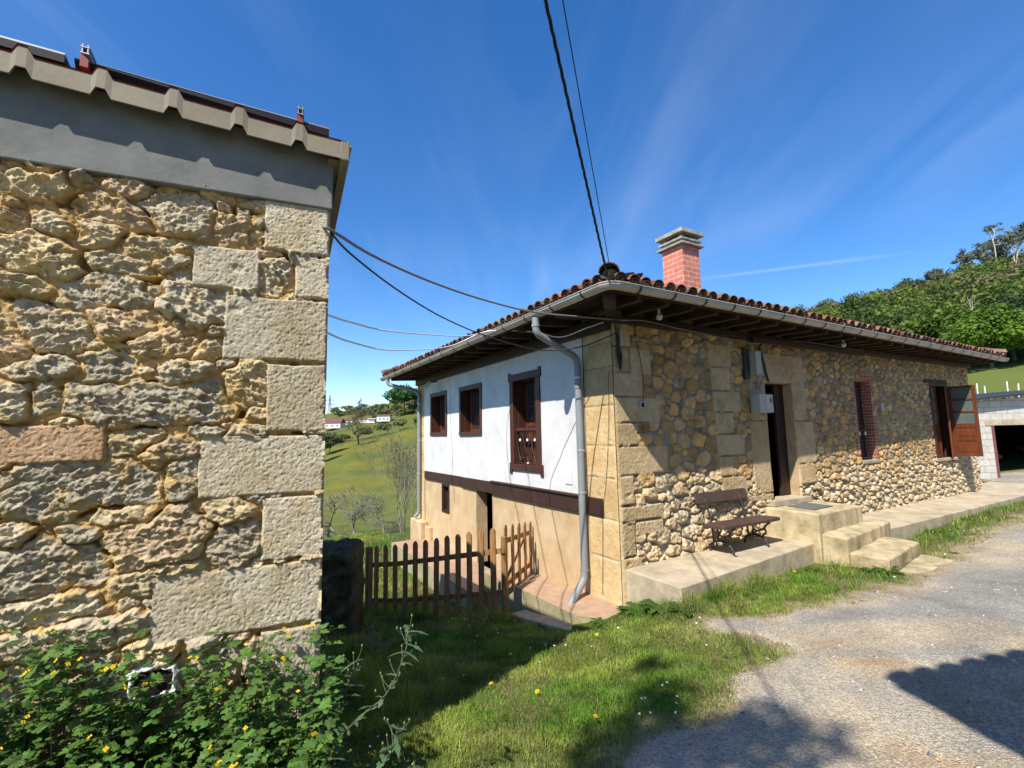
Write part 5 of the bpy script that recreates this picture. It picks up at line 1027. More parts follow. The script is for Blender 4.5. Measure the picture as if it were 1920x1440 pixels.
baretree('oak_tree',px2az(672),185,15,'wide leafless tree standing alone at the top edge of the yellow meadow',5,5,spread=.62,up=.12,kids=(3,4),m=m_bark,r=.35,budcol=(.22,.20,.12),haze=2200)
tree('hedge_tree',px2az(618),178,8,5,(.09,.10,.04),'grey green tree at the left end of the meadow hedge',6,nl=1200,size=.8,sub=.5)
tree('hedge_tree',px2az(600),150,9,4.5,(.08,.12,.05),'dark green tree cut by the barn edge near the far houses',16,nl=900,size=.8,sub=.5)
tree('round_tree',px2az(757),330,22,11,(.045,.115,.03),'big round bright green tree standing on the left hilltop',7,nl=3000,size=1.6,zoff=2,sub=.5,cb=.55)
tree('round_tree',px2az(777),335,19,9,(.07,.13,.04),'paler rounded tree on the hilltop next to the big round tree',8,nl=2200,size=1.6,sub=.5)
baretree('skyline_tree',px2az(671),410,10,'thin grey green tree alone on the left skyline',9,4,m=m_bark,r=.3,budcol=(.13,.17,.08),haze=1200)
def woods(name,spots,cols,label,seed,nl,size,H,cr,kindlabel='woodland'):
    g=np.random.default_rng(seed); VV=[];CC=[]
    for (x,y,z) in spots:
        h=H*g.uniform(.7,1.3); r=cr*g.uniform(.7,1.3); C_,Rr=crown(x,y,z+h*.55,r,h*.42,9,g,.5); V,F,I,d=leafcloud(C_,Rr,nl,size,g); c=np.array(cols[g.integers(0,len(cols))])*g.uniform(.75,1.2); cv=c*g.uniform(.7,1.3,(len(C_),1))[I]*g.uniform(.85,1.15,(nl,1)); VV.append(V);CC.append(np.repeat(cv,4,0))
    V=np.concatenate(VV); o=mk(name,V,np.arange(len(V)).reshape(-1,4),m_leaf,None,np.concatenate(CC)); return prop(o,label,kindlabel,kind='stuff')
g=np.random.default_rng(55); sp=[]
for i in range(190):
    az=g.uniform(-21,-6); d=g.uniform(285,420)*1.0
    t_=(az+21)/10.; 
    if d<300+ (1-min(t_,1))*90: continue
    x,y=polar(az,d); sp.append((x,y,g1(x,y)-1))
sp+= [(*polar(az,d),g1(*polar(az,d))-1) for az,d in [(a,213+g.normal(0,3)) for a in np.arange(-24,-5,2.1)]]
woods('woodland',sp,[(.10,.14,.05),(.15,.16,.08),(.08,.13,.04),(.17,.17,.09)],'mixed scrubby woodland and hedges on the left hillside',56,260,.9,6.5,4.2)
g=np.random.default_rng(57); sp=[]; used=[]
for i in range(5000):
    az=g.uniform(24,66); d=math.sqrt(g.uniform(97**2,345**2)); x,y=polar(az,d)
    if d<150 and az<28: continue
    if any((x-a)**2+(y-b)**2<(5.2+d*.012)**2 for a,b in used): continue
    used.append((x,y)); sp.append((x,y,g1(x,y)-1))
    if len(sp)>620: break
woods('forest',sp,[(.105,.155,.03),(.08,.12,.03),(.135,.185,.035),(.16,.165,.06),(.065,.10,.03),(.19,.175,.08)],'dense mixed forest covering the right hillside in many greens',58,640,.68,10,5.4,'forest')
tree('broadleaf_tree',px2az(1868),96,10.5,5.6,(.10,.18,.02),'bright yellow green tree at the foot of the forest, right of the eave end',20,nl=9000,size=.36,sub=.40,cb=.50,crz=5.0)
tree('broadleaf_tree',px2az(1775),108,11,6,(.085,.15,.02),'rounded fresh green tree above the house eave at the forest foot',21,nl=8000,size=.38,sub=.40,cb=.48,crz=5.0)
tree('broadleaf_tree',px2az(1912),100,12,5.5,(.035,.06,.022),'dark tree at the forest foot by the right photo edge',22,nl=7000,size=.38,sub=.42,cb=.48,crz=5.4)
for i,(px,d,H,lab) in enumerate(((1786,262,12,'leftmost eucalyptus on the right skyline with an airy grey crown'),(1836,258,16,'tallest middle eucalyptus on the right skyline with open crown'),(1893,235,18,'dark eucalyptus near the right photo edge on the skyline'),(1916,225,22,'high eucalyptus cut by the right photo edge'))):
    g=np.random.default_rng(80+i); x,y=polar(px2az(px),d); z=g1(x,y)-1; th_=thing('eucalyptus_tree',(x,y,z),lab,'tree','eucalyptus trees on the skyline'); mb=MB(); tips=[]
    for s_ in range(2): tips+=branches(mb,np.array([x+s_*1.5,y,z]),np.array([g.normal(0,.08),0,1.]),H*.45,.35,3,g,.5,.35,5,(3,4),.62)
    mb.build('trunk',m_pale,th_); T_=np.array(tips); C_=T_; Rr=np.c_[g.uniform(.8,1.9,len(T_)),g.uniform(.8,1.9,len(T_)),g.uniform(.6,1.3,len(T_))]; V,F,I,dd_=leafcloud(C_,Rr,3600,.5,g,shell=.1); cv=np.array([.17,.19,.13])*g.uniform(.6,1.35,(len(C_),1))[I]; mk('crown',V,F,m_leaf,th_,np.repeat(cv,4,0))
for i,(px,d,H,lab) in enumerate(((1856,118,12,'slim pale trunked bare tree inside the right forest edge'),(1913,104,9,'leaning bare tree in front of the dark forest foot'))): baretree('pale_tree',px2az(px),d,H,lab,90+i,3,m=m_pale,r=.16,zoff=1)
g=np.random.default_rng(59); sp=[]
for i in range(1500):
    az=g.uniform(37,56); d=math.sqrt(g.uniform(24**2,62**2)); x,y=polar(az,d)
    if float(fbm(np.array([x/4.]),np.array([y/4.]),3,611)[0])<-.1: continue
    sp.append((x,y,g1(x,y)-.1))
woods('pasture_scrub',sp,[(.20,.21,.12),(.13,.17,.06),(.24,.22,.14)],'rough greyish scrub and tall grass on the right pasture',60,26,.22,.6,.7,'scrub')
# far houses
def farhouse(px,d,wd,hh,dp,label,roofc,wallc=(.72,.70,.66),rot=0,rh=1.6):
    x,y=polar(px2az(px),d); z=g1(x,y)-.2; th_=thing('country_house',(x,y,z),label,'house','small houses on the far hillside'); cs,sn_=math.cos(rot),math.sin(rot)
    def L3(a,b,c): return np.array([x+a*cs-b*sn_,y+a*sn_+b*cs,z+c])
    mw=mat('far house wall',wallc,.9); mr_=mat('far house roof',roofc,.9,var=.75,vs=2)
    mb=MB(); mb.add([L3(a,b,c) for c in (0,hh) for a,b in ((-wd/2,-dp/2),(wd/2,-dp/2),(wd/2,dp/2),(-wd/2,dp/2))],BOXF); mb.build('wall',mw,th_)
    e=.5; mb=MB(); mb.add([L3(-wd/2-e,-dp/2-e,hh),L3(wd/2+e,-dp/2-e,hh),L3(wd/2+e,dp/2+e,hh),L3(-wd/2-e,dp/2+e,hh),L3(-wd/2-e,0,hh+rh),L3(wd/2+e,0,hh+rh)],[(0,1,5,4),(2,3,4,5),(1,2,5),(3,0,4),(3,2,1,0)]); mb.build('roof',mr_,th_)
    for k in range(3): mb=MB(); a=-wd/2+wd*(k+.7)/3.4; mb.add([L3(a+p,-dp/2-.04,1+q) for p,q in ((0,0),(.9,0),(.9,1.2),(0,1.2))]+[L3(a+p,-dp/2+.05,1+q) for p,q in ((0,0),(.9,0),(.9,1.2),(0,1.2))],BOXF); mb.build('window',m_glass,th_)
farhouse(626,318,11,3.4,9,'wide white house with brown roof nearest the barn edge',(.17,.08,.065),rh=3)
farhouse(650,330,9,3.2,7,'white house with reddish roof behind the lone bare tree, left of centre',(.22,.09,.06))
farhouse(686,335,8,2.6,6,'low house with brown roof just right of the lone bare tree',(.18,.085,.06))
farhouse(697,325,4.5,2.6,4,'small white shed between the low house and the lone white house',(.5,.48,.45),rh=.6)
farhouse(720,315,8.5,3.6,6,'lone white house with brown roof at the foot of the hill woods',(.16,.08,.06),rh=1)
# pylon
x,y=polar(px2az(617),560); z=g1(x,y)-4; py=thing('power_pylon',(x,y,z),'steel lattice power pylon on the left skyline','pylon'); mb=MB(); H=30
for sx,sy in ((-1,-1),(1,-1),(1,1),(-1,1)): mb.add(*tube(np.array([[x+sx*2.6,y+sy*2.6,z],[x+sx*.9,y+sy*.9,z+H*.62],[x+sx*.15,y+sy*.15,z+H]]),[.28,.24,.2],4))
for k in range(9):
    a=k/9.; b_=(k+1)/9.; wa=2.6*(1-a)+.2; wb=2.6*(1-b_)+.2
    for s in (-1,1): mb.add(*tube(np.array([[x-s*wa,y-wa,z+H*a],[x+s*wb,y-wb,z+H*b_]]),.14,4))
for zf,wl_ in ((.62,6),(.78,5.5)): mb.add(*tube(np.array([[x-wl_,y,z+H*zf],[x,y,z+H*zf+1.6],[x+wl_,y,z+H*zf]]),.2,4)); mb.add(*tube(np.array([[x-wl_,y,z+H*zf],[x+wl_,y,z+H*zf]]),.2,4))
mb.build('lattice',m_steel,py)
# white stakes in the pasture
for i,(px,d,lab) in enumerate(((1834,66,'first thin white stake from the left in the right pasture'),(1848,62,'second white stake from the left, nearest the house eave and lowest'),(1891,64,'third white stake from the left in the right pasture'),(1910,61,'tilted white stake near the right photo edge'))):
    x,y=polar(px2az(px),d); z=g1(x,y); mb=MB(); mb.add(*tube(np.array([[x,y,z-.2],[x+(.12 if i==3 else .02),y,z+1.25],[x+(.13 if i==3 else .02),y,z+1.3]]),[.05,.05,.02],6)); o=mb.build('stake',m_white2,None); prop(o,lab,'stake','white stakes in the pasture')
# ---------------------------------------------------------------- grass
def blades(pts,hgt,wid,g,cols,lean=.5):
    n=len(pts); a=g.uniform(0,2*math.pi,n); dx,dy=np.cos(a),np.sin(a); la=g.uniform(0,2*math.pi,n); lm=np.abs(g.normal(0,lean,n))*hgt
    side=np.c_[dx,dy,np.zeros(n)]*(wid/2)[:,None]; L1=np.c_[np.cos(la)*lm*.35,np.sin(la)*lm*.35,hgt*.55]; L2=np.c_[np.cos(la)*lm,np.sin(la)*lm,hgt*np.sqrt(np.clip(1-(lm/hgt)**2*.5,.2,1))]
    V=np.stack([pts-side,pts+side,pts+L1+side*.75,pts+L1-side*.75,pts+L2+side*.12,pts+L2-side*.12],1).reshape(-1,3); b=np.arange(n)*6
    F=np.concatenate([np.c_[b,b+1,b+2,b+3],np.c_[b+3,b+2,b+4,b+5]]); C_=np.repeat(cols,6,0); return V,F,C_
def blocked(x,y,pad=0.):
    s,n=toSN(x,y); bx=(x-BP[0])*BD[0]+(y-BP[1])*BD[1]; bn=(x-BP[0])*BN[0]+(y-BP[1])*BN[1]
    m=((s>-.0)&(n<0)); m|=(bx<0.02)&(bn<.02)&(bx>-5.3)
    for (a,b,c0,c1) in ((.04,3.5,-.02,.92),(3.12,4.52,-.1,.86),(3.12,4.97,.3,1.2),(3.12,4.66,.95,1.66),(3.24,4.55,1.5,1.97),(4.6,15.5,-3,.88),(-.70,.1,-2.5,.17),(-.97,.1,-7.4,-2.58)): m|=(s>a-pad)&(s<b+pad)&(n>c0-pad)&(n<c1+pad)
    m|=(s>-.93)&(s<-.6)&(n>-1.5)&(n<.05)
    return m
g=np.random.default_rng(100)
def scatter(n,x0,x1,y0,y1,den):
    x=g.uniform(x0,x1,n); y=g.uniform(y0,y1,n); r=roadsd(x,y); p=den(x,y,r); k=(g.random(n)<p)&~blocked(x,y); return x[k],y[k],r[k]
def inview(x,y,m=.18): return (y>.9)&(np.abs(x/np.maximum(y,.1))<1.11+m)
def dens(x,y,r):
    d=np.hypot(x,y); e=sstep(.16,-.22,r); pat=.45+.55*sstep(-.35,.15,fbm(x*1.7,y*1.7,4,120)); bare=1-.75*sstep(.15,.5,fbm(x*1.1+5,y*1.1,4,121)); return e*pat*bare*np.clip(3.0/np.maximum(d,2.2),.22,1)*inview(x,y)
X_,Y_,R_=scatter(520000,-1.6,3.8,1.7,7.6,dens); X2,Y2,R2=scatter(160000,3.0,14.5,4.6,13.5,lambda x,y,r:dens(x,y,r)*1.6); X3,Y3,R3=scatter(230000,-8,1.2,5.5,17,lambda x,y,r:dens(x,y,r)*2.0)
x=np.r_[X_,X2,X3]; y=np.r_[Y_,Y2,Y3]; rr=np.r_[R_,R2,R3]; z=ground(x,y)+fbm(x*2.2,y*2.2,4,5)*.02; d=np.hypot(x,y)
hh=(.030+.032*sstep(-.3,.5,fbm(x*1.9,y*1.9,3,130))+.016*g.random(len(x)))*(1+.10*np.clip(d-4,0,8)); hh*=1-.45*sstep(-.35,.0,rr)
sx,nx_=toSN(x,y); near=np.zeros(len(x))
pe=np.minimum(np.abs(nx_-.95)+np.where((sx>0)&(sx<3.4),0,9),np.abs(sx+.05)+np.where((nx_>.0)&(nx_<1),0,9)); hh*=1+1.5*sstep(.30,.0,pe)*sstep(.0,.5,fbm(x*2.5,y*2.5,2,140)+.35)
fd=np.abs((x-FL[0])*FN[0]+(y-FL[1])*FN[1]); hh*=1+1.3*sstep(.35,.0,fd)*(x<0); hh*=1+2.2*sstep(.9,.0,np.hypot(x+1.6,y-4.6)/1.9)
tn=sstep(-.3,.5,fbm(x*1.3+2,y*1.3,4,150)); cols=mix((.13,.255,.028),(.29,.355,.065),tn)*g.uniform(.45,1.6,(len(x),1)); dry=(g.random(len(x))<(.10+.30*sstep(-.5,.0,rr)+.28*sstep(.1,.5,fbm(x*1.6,y*1.6+4,4,151)))); big=sstep(-.2,.3,fbm(x*4.5,y*4.5,3,171)); cols*=(.72+.5*big)[:,None]; hh*=.75+.55*big; cols[dry]=np.array([.36,.30,.14])*g.uniform(.6,1.2,(dry.sum(),1))
wd=.0040*(1+.16*np.clip(d-3,0,10))*g.uniform(.7,1.4,len(x))
V,F,C_=blades(np.c_[x,y,z-.004],hh,wd,g,cols,.75)
tv=[];tc=[];th2=[];g3=np.random.default_rng(808)
for (s,n,k,h_) in ((-.10,.45,170,.15),(-.02,.75,200,.17),(.12,1.04,190,.15),(.42,1.03,260,.20),(.62,1.02,150,.15),(1.0,.98,110,.12),(1.5,.96,90,.10),(2.5,.92,90,.11),(3.0,1.1,90,.12),(-.62,.10,90,.12),(-.70,-.5,70,.10),(-.8,-1.3,120,.12),(-1.0,-1.9,160,.15),(5.0,1.05,70,.10),(6.4,1.0,70,.10),(7.6,1.0,80,.11),(9.2,1.0,80,.11),(-2.2,-1.0,120,.13),(-2.6,-1.6,150,.16),(-3.2,-1.0,200,.2),(-3.4,-.2,200,.2)):
    q=HP(np.full(k,s)+g3.normal(0,.07,k),np.full(k,n)+g3.normal(0,.05,k),np.zeros(k)); q[:,2]=ground(q[:,0],q[:,1]); tv.append(q); th2.append(h_*g3.uniform(.4,1.15,k)); tc.append(np.array([.10,.22,.025])*g3.uniform(.5,1.5,(k,1)))
tv=np.concatenate(tv); kk=~blocked(tv[:,0],tv[:,1]); th2=np.concatenate(th2)[kk]; tc=np.concatenate(tc)[kk]; tv=tv[kk]
V2_,F2_,C2_=blades(tv,th2,.005*np.ones(len(tv)),g3,tc,.55); F=np.concatenate([F,F2_+len(V)]); V=np.concatenate([V,V2_]); C_=np.concatenate([C_,C2_]); o=mk('grass',V,F,m_grass,None,C_); prop(o,'short lawn grass with dry patches between the buildings and along the track','grass',kind='stuff')
print('blades',len(x))
# broad weeds in the lawn (rosettes) and taller tufts
def rosette(mbl,P,r,n,g,col):
    for i in range(n):
        a=g.uniform(0,6.28); L_=r*g.uniform(.7,1.2); w_=L_*.16; d=np.array([math.cos(a),math.sin(a),0]); s=np.array([-d[1],d[0],0]); up=g.uniform(.25,.8)
        pts=[P,P+d*L_*.35+[0,0,L_*.3*up],P+d*L_*.75+[0,0,L_*.42*up],P+d*L_+[0,0,L_*.3*up]]; ws=[.2,.8,1,.1]; V=[];
        for p,q in zip(pts,ws): V+=[p-s*w_*q,p+s*w_*q]
        mbl.add(V,[(0,1,3,2),(2,3,5,4),(4,5,7,6)],np.array(col)*g.uniform(.7,1.3))
mbl=MB(); g2=np.random.default_rng(200)
for i in range(520):
    x=g2.uniform(-2.5,8); y=g2.uniform(2.2,10); 
    if blocked(np.array([x]),np.array([y]))[0] or roadsd(np.array([x]),np.array([y]))[0]>-.1: continue
    rosette(mbl,np.array([x,y,g1(x,y)]),g2.uniform(.035,.085),7,g2,(.055,.13,.02))
for (s,n,r_) in ((-.12,.35,.2),(-.06,.7,.24),(.0,1.02,.22),(.25,1.0,.20),(.55,1.02,.16),(.9,1.0,.16),(1.4,.98,.12),(3.05,1.5,.14),(3.1,1.68,.2),(2.6,1.0,.12),(-.55,.22,.14),(-.8,-.6,.12),(4.7,1.1,.14),(6.5,1.0,.12),(8,1.0,.13)):
    P=HP(s,n,0); P[2]=g1(P[0],P[1]); rosette(mbl,P,r_,26,g2,(.06,.13,.02))
o=mbl.build('lawn_weeds',m_green,None); prop(o,'broad leaved weeds and tufts scattered through the lawn and along the platform foot','weeds',kind='stuff')
# daisies
mbl=MB(); 
def disc(mbx,P,r,n,tilt,col,g):
    nrm=np.array([g.normal(0,tilt),g.normal(0,tilt)-.25,1.]); nrm/=np.linalg.norm(nrm); t=np.cross(nrm,[1,0,0]); t/=np.linalg.norm(t); b=np.cross(nrm,t); V=[P]+[P+(t*math.cos(a)+b*math.sin(a))*r*(1 if k%2 else .72)+nrm*r*.12 for k,a in enumerate(np.linspace(0,2*math.pi,n*2+1)[:-1])]; m=2*n
    mbx.add(V,[(0,1+k,1+(k+1)%m) for k in range(m)],col)
cl=[(g2.uniform(-1.5,2.5),g2.uniform(2.6,7)) for _ in range(26)]+[(g2.uniform(3,9),g2.uniform(5,9.5)) for _ in range(22)]+[(g2.uniform(-4,-.5),g2.uniform(8,12)) for _ in range(16)]+[(-.75,2.35),(-.8,2.5)]
for cx_,cy_ in cl:
    for k in range(g2.integers(1,6)):
        x=cx_+g2.normal(0,.14); y=cy_+g2.normal(0,.14)
        if blocked(np.array([x]),np.array([y]))[0] or roadsd(np.array([x]),np.array([y]))[0]>-.05: continue
        disc(mbl,np.array([x,y,g1(x,y)+.055+.02*g2.random()]),.0085*(1+.06*y),7,.3,(.8,.8,.8),g2)
o=mbl.build('daisies',m_daisy,None); prop(o,'tiny white daisies dotted through the lawn','daisies',kind='stuff')
for (x,y,lab) in ((.86,5.29,'dandelion in the lawn nearest the downpipe foot'),(-.23,4.23,'pair-like yellow dandelion on the shadow edge of the lawn'),(.15,3.93,'yellow dandelion right of the pair in mid lawn'),(-.07,5.08,'dandelion inside the barn shade on the lawn'),(.52,3.37,'yellow dandelion lowest in the photo, next to the tree shade'),(3.75,6.53,'dandelion in the grass strip below the bench platform'),(1.15,4.35,'small orange dandelion beside the track edge')):
    th_=thing('dandelion',(x,y,g1(x,y)),lab,'flower','dandelions in the lawn'); zt=g1(x,y)+.075; mb=MB(); 
    for q,rr_ in ((0,.019),(.004,.014),(.008,.008)): disc(mb,np.array([x,y,zt+q]),rr_*(1+.08*max(0,y-3)),9,.15,(1,1,1),g2)
    mb.build('flower_head',m_petal,th_); mb=MB(); mb.add(*tube(np.array([[x,y,zt-.08],[x+.003,y,zt]]),.0018,4),col=(.10,.16,.04)); mb.build('stem',m_green,th_)
# ---------------------------------------------------------------- weeds at the barn foot
def lobed(L_,g):
    """one lobed leaf: outline with five rounded lobes, 2-D points (x along leaf)"""
    pts=[(0,.0)]; 
    for (cx_,cy_,r_) in ((.28,.30,.20),(.62,.36,.20)):
        for a in (-150,-110,-60,-10,40,80): pts.append((cx_-math.cos(R(a+90))*r_*.8,cy_+math.sin(R(a+90))*r_*.8))
    pts.append((.80,.24)); pts+=[(.92,.22),(1.02,.12),(1.05,0)]
    P=pts+[(a,-b) for a,b in pts[-2:0:-1]]; return np.array(P)*L_
LO=lobed(1,None)
def addleaf(mbx,P,D,up,L_,col,g):
    D=D/np.linalg.norm(D); s=np.cross(D,up); s/=np.linalg.norm(s)+1e-9; n_=np.cross(s,D); cup=g.uniform(-.15,.25); k=len(LO); j=1+g.normal(0,.10,k)
    V=[P+D*a*L_*q+s*b*L_*q+n_*L_*(cup*b*b*2-.22*a*a+g.normal(0,.012)) for (a,b),q in zip(LO,j)]; c=P+D*.5*L_+n_*L_*(-.055+.03); 
    mbx.add([c]+V,[(0,1+i,1+(i+1)%k) for i in range(k)],col)
def weedplant(name,x,y,H,nst,label,cat,group,seed,col,flowers,leafL=.06,spreadr=.25,z=None):
    g=np.random.default_rng(seed); z=g1(x,y) if z is None else z; th_=thing(name,(x,y,z),label,cat,group); ml=MB(); ms=MB()
    for i in range(nst):
        a=g.uniform(0,6.28); r=spreadr*math.sqrt(g.random()); h=H*g.uniform(.45,1.08); p0=np.array([x+.3*r*math.cos(a),y+.3*r*math.sin(a),z-.02]); p1=np.array([x+r*math.cos(a),y+r*math.sin(a),z+h]); pm=(p0+p1)/2+np.array([g.normal(0,.03),g.normal(0,.03),.05]); P=smoothpath([p0,pm,p1],5); ms.add(*tube(P,np.linspace(.003,.0012,len(P)),4),col=(.09,.15,.05))
        for k in range(2,len(P)):
            for q in range(g.integers(1,4)):
                b=g.uniform(0,6.28); D=np.array([math.cos(b),math.sin(b),g.uniform(-.15,.45)]); pt=P[k]+D*g.uniform(.02,.05); ms.add(*tube(np.array([P[k],pt]),.0011,3),col=(.09,.15,.05)); up=np.array([g.normal(0,.35),g.normal(0,.35)-.2,1.]); up/=np.linalg.norm(up)
                L_=leafL*g.uniform(.4,1.2); addleaf(ml,pt,D,up,L_,np.array(col)*g.uniform(.6,1.35)*np.array([g.uniform(.85,1.25),1,g.uniform(.8,1.1)]),g)
        if g.random()<flowers:
            for q in range(g.integers(1,4)):
                pf=P[-1]+np.array([g.normal(0,.025),g.normal(0,.025),g.uniform(.01,.05)]); ms.add(*tube(np.array([P[-1],pf]),.0009,3),col=(.12,.18,.05))
                nr=np.array([g.normal(0,.5),g.normal(0,.5)-.5,1.]); nr/=np.linalg.norm(nr); t=np.cross(nr,[1,0,0.]); t/=np.linalg.norm(t); b2=np.cross(nr,t); r_=.0085; mf=MB()
                for m_ in range(4): aa=m_*math.pi/2+.3; c_=pf+(t*math.cos(aa)+b2*math.sin(aa))*r_*.7; V=[c_+(t*math.cos(w)+b2*math.sin(w))*r_*.62+nr*.002*math.cos(w*2) for w in np.linspace(0,6.28,8)[:-1]]; mf.add(V,[tuple(range(7))])
                mf.build('flower',m_petal,th_)
    ml.build('foliage',m_green,th_); ms.build('stems',m_green,th_)
    return th_
g=np.random.default_rng(300); spots=[]
LW_=[('leafy celandine with yellow flowers at the far left foot of the barn wall',-1.95,.30,.60),('celandine clump below the big pinkish stone at the left edge',-1.62,.22,.66),('celandine with a yellow bloom left of the white hole ring',-1.28,.20,.60),('celandine growing in front of the white ringed hole',-.98,.20,.62),('tallest celandine right of the white ringed hole',-.66,.16,.58),('celandine below the lowest corner block of the barn',-.38,.22,.55),('celandine clump hugging the barn corner edge',-.10,.25,.58),
('front celandine clump at the bottom left photo corner',-1.55,.62,.42),('front celandine clump left of the middle, two blooms on top',-1.15,.60,.42),('front celandine clump in the middle of the row',-.80,.62,.40),('front celandine clump right of the middle, broad leaves',-.45,.62,.38),('low celandine beside the tall sow thistle',-.12,.60,.40),('sprawling low celandine at the bottom photo edge under the stone',-1.3,.95,.30),('low celandine at the bottom edge near the mossy stone',-.75,.95,.28),('low celandine at the very front by the thistle foot',-.35,.95,.26)]
for i,(lab,a,n,H) in enumerate(LW_):
    P=BW(a,n,0); weedplant('celandine_plant',P[0],P[1],H*(1.38 if n<.35 else 1.1),30 if n<.35 else 24,lab,'plant','celandine plants along the barn foot',400+i,(.095,.20,.038),.22,.05,.22)
# dense low under-growth so that no bare soil shows
ml=MB(); g=np.random.default_rng(500)
for i in range(5200):
    a=g.uniform(-2.4,.15); n=g.uniform(.03,1.35); 
    P=BW(a,n,0); z=g1(P[0],P[1])+abs(g.normal(0,.11))*(1.1-.5*n)+.01
    b=g.uniform(0,6.28); addleaf(ml,np.array([P[0],P[1],z]),np.array([math.cos(b),math.sin(b),g.uniform(-.2,.4)]),np.array([g.normal(0,.4),g.normal(0,.4),1.]),g.uniform(.025,.055),np.array([.075,.16,.03])*g.uniform(.5,1.35),g)
o=ml.build('undergrowth',m_green,None); prop(o,'low leafy undergrowth covering the soil at the barn foot','undergrowth',kind='stuff')
# tall sow thistle
def slen(mbx,P,D,L_,w_,col,g,droop=.3):
    D=D/np.linalg.norm(D); s=np.cross(D,[0,0,1.]); s/=np.linalg.norm(s)+1e-9; V=[]; 
    for t_,q in ((0,.35),(.2,.8),(.4,.55),(.6,1),(.8,.5),(1,.05)): p=P+D*L_*t_-np.array([0,0,droop*L_*t_*t_]); V+=[p-s*w_*q,p+s*w_*q]
    mbx.add(V,[(2*i,2*i+1,2*i+3,2*i+2) for i in range(5)],col)
def thistle(P0,pts,label,seed,H=1):
    g=np.random.default_rng(seed); th_=thing('sow_thistle',P0,label,'plant'); P=smoothpath(pts,7); ms=MB(); ml=MB(); mf=MB(); ms.add(*tube(P,np.linspace(.0065,.002,len(P)),6),col=(.16,.13,.08))
    for k in range(2,len(P)-1):
        if k%2==0:
            b=g.uniform(0,6.28); 
            for q in range(2): b+=g.uniform(1.5,3.5); slen(ml,P[k],np.array([math.cos(b),math.sin(b),g.uniform(-.3,.7)]),g.uniform(.03,.11),g.uniform(.008,.018),np.array([.10,.18,.085])*g.uniform(.75,1.2),g)
        if k>len(P)*.55:
            b=g.uniform(0,6.28); e=P[k]+np.array([math.cos(b)*.06,math.sin(b)*.05,.05]); ms.add(*tube(smoothpath([P[k],(P[k]+e)/2+[0,0,-.008],e],3),.0014,4),col=(.17,.2,.1))
            V_,F_=tube(np.array([e,e+[0,0,.008],e+[0,0,.016]]),[.002,.005,.001],6); mf.add(V_,F_,col=(.32,.34,.12))
    ms.build('stem',m_green,th_); ml.build('leaves',m_green,th_); o_=mf.build('buds',m_green,th_); o_['kind']='stuff'; return th_
thistle((-.95,2.55,-.2),[(-.95,2.55,-.22),(-.93,2.5,.05),(-.80,2.45,.22),(-.64,2.42,.36),(-.55,2.42,.55),(-.535,2.42,.66)],'tall grey green sow thistle arching out from the barn corner over the shaded lawn',21)
thistle((-.72,2.35,-.2),[(-.72,2.35,-.2),(-.70,2.35,0),(-.60,2.33,.14),(-.56,2.33,.27)],'shorter bending sow thistle in front of the tall one',22)
thistle((-1.0,2.7,-.2),[(-1.0,2.7,-.2),(-.98,2.66,.08),(-.90,2.62,.3),(-.84,2.6,.45)],'sow thistle stem standing against the barn corner block',23)
# mossy boulder at the bottom edge
def rock(name,P,r,m,label,seed,sq=(1,1,.7)):
    n1_,n2_=18,26; V=[]; 
    for i in range(n1_+1):
        for j in range(n2_):
            t_=math.pi*i/n1_; p=2*math.pi*j/n2_; d=np.array([math.sin(t_)*math.cos(p),math.sin(t_)*math.sin(p),math.cos(t_)]); q=1+.28*float(fbm(np.array([d[0]*1.7+seed+d[2]]),np.array([d[1]*1.7+d[2]*1.3]),4,seed)[0]); V.append(np.array(P)+d*r*q*np.array(sq))
    F=[(i*n2_+j,(i+1)*n2_+j,(i+1)*n2_+(j+1)%n2_,i*n2_+(j+1)%n2_) for i in range(n1_) for j in range(n2_)]; o=mk(name,np.array(V),F,m,None,None,True); prop(o,label,'stone'); return o
rock('mossy_stone',(-.86,2.28,-.14),.13,m_moss,'dark mossy stone at the bottom edge among the weeds',7)
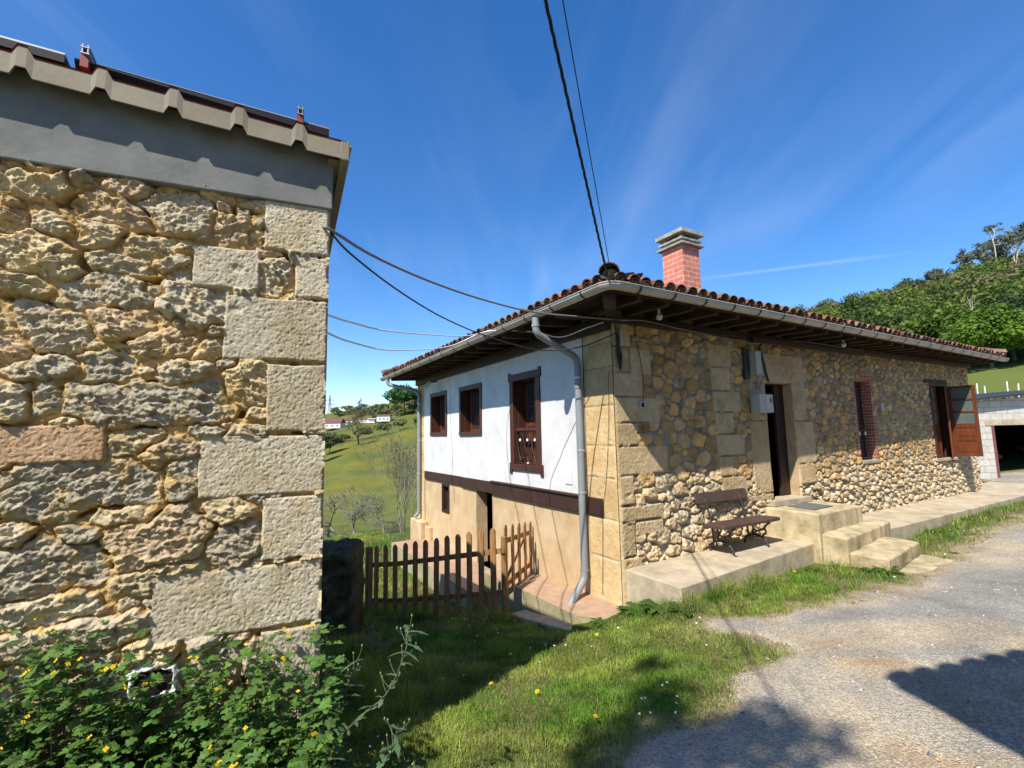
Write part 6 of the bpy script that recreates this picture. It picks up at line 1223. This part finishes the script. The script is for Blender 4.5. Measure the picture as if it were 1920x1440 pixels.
# gravel pebbles
g=np.random.default_rng(600); n=15000; x=g.uniform(.3,9,n); y=g.uniform(1.9,9,n); r=roadsd(x,y); pb=(g.random(n)<np.clip(2.6/np.hypot(x,y),.1,1)*sstep(-.12,.02,r)*(.35+.65*sstep(-.2,.3,fbm(x*1.3,y*1.3,3,610))))&inview(x,y)&~blocked(x,y); x,y,r=x[pb],y[pb],r[pb]; n=len(x)
z=ground(x,y)+fbm(x*2.2,y*2.2,4,5)*.02+fbm(x*1.1,y*1.1,3,71)*.012+.013; s=g.gamma(2.2,.0022,n)+.0022; O8=np.array([(1,0,0),(0,1,0),(-1,0,0),(0,-1,0),(0,0,1),(0,0,-1.)]); A=g.normal(size=(n,3,3))*.3+np.eye(3); V=(np.einsum('nij,kj->nki',A,O8)*s[:,None,None]*np.array([1.2,1.2,.7])+np.c_[x,y,z][:,None,:]).reshape(-1,3)
f8=np.array([(0,1,4),(1,2,4),(2,3,4),(3,0,4),(1,0,5),(2,1,5),(3,2,5),(0,3,5)]); F=(np.arange(n)[:,None,None]*6+f8[None]).reshape(-1,3); o=mk('gravel',V,F,m_pebble,None,np.repeat(np.array([.30,.30,.285])*g.uniform(.5,1.7,(n,1)),6,0)); prop(o,'loose gravel stones on the track','gravel',kind='stuff')
# tree behind the viewer: its branches throw the soft dappled shade on the lawn edge
g=np.random.default_rng(700); th_=thing('garden_tree',(-5.2,-8.2,0),'garden tree behind the viewer that dapples the lawn edge','tree'); mb=MB()
tgt=[((.75,3.0),.30),((1.15,2.95),.24),((1.5,3.1),.16),((.95,3.55),.18),((.55,2.75),.25),((1.35,2.75),.22),((1.75,2.9),.15),((1.02,4.1),.12)]
C_=[];Rr=[]
for (p,r_) in tgt:
    q=np.array([p[0],p[1],-.1])+np.array(sd)*(13.5+g.uniform(-.6,.6)); C_.append(q); Rr.append((r_*1.7,r_*1.5,r_*1.0)); 
C_=np.array(C_);Rr=np.array(Rr); base=np.array([-5.2,-8.2,0.]); fork=np.array([-4.8,-6.0,7.4])
mb.add(*tube(smoothpath([base,base+[0,.4,3],fork-[.2,.6,1.5],fork],6),np.linspace(.2,.10,19),8))
for q in C_: mb.add(*tube(smoothpath([fork,(fork+q)/2+g.normal(0,.25,3),q],5),np.linspace(.035,.010,11),5))
mb.build('trunk',m_bark,th_); V,F,I,d=leafcloud(C_,Rr,1300,.10,g,shell=.1); mk('crown',V,F,m_leaf,th_,np.tile((.05,.10,.03),(len(V),1)))
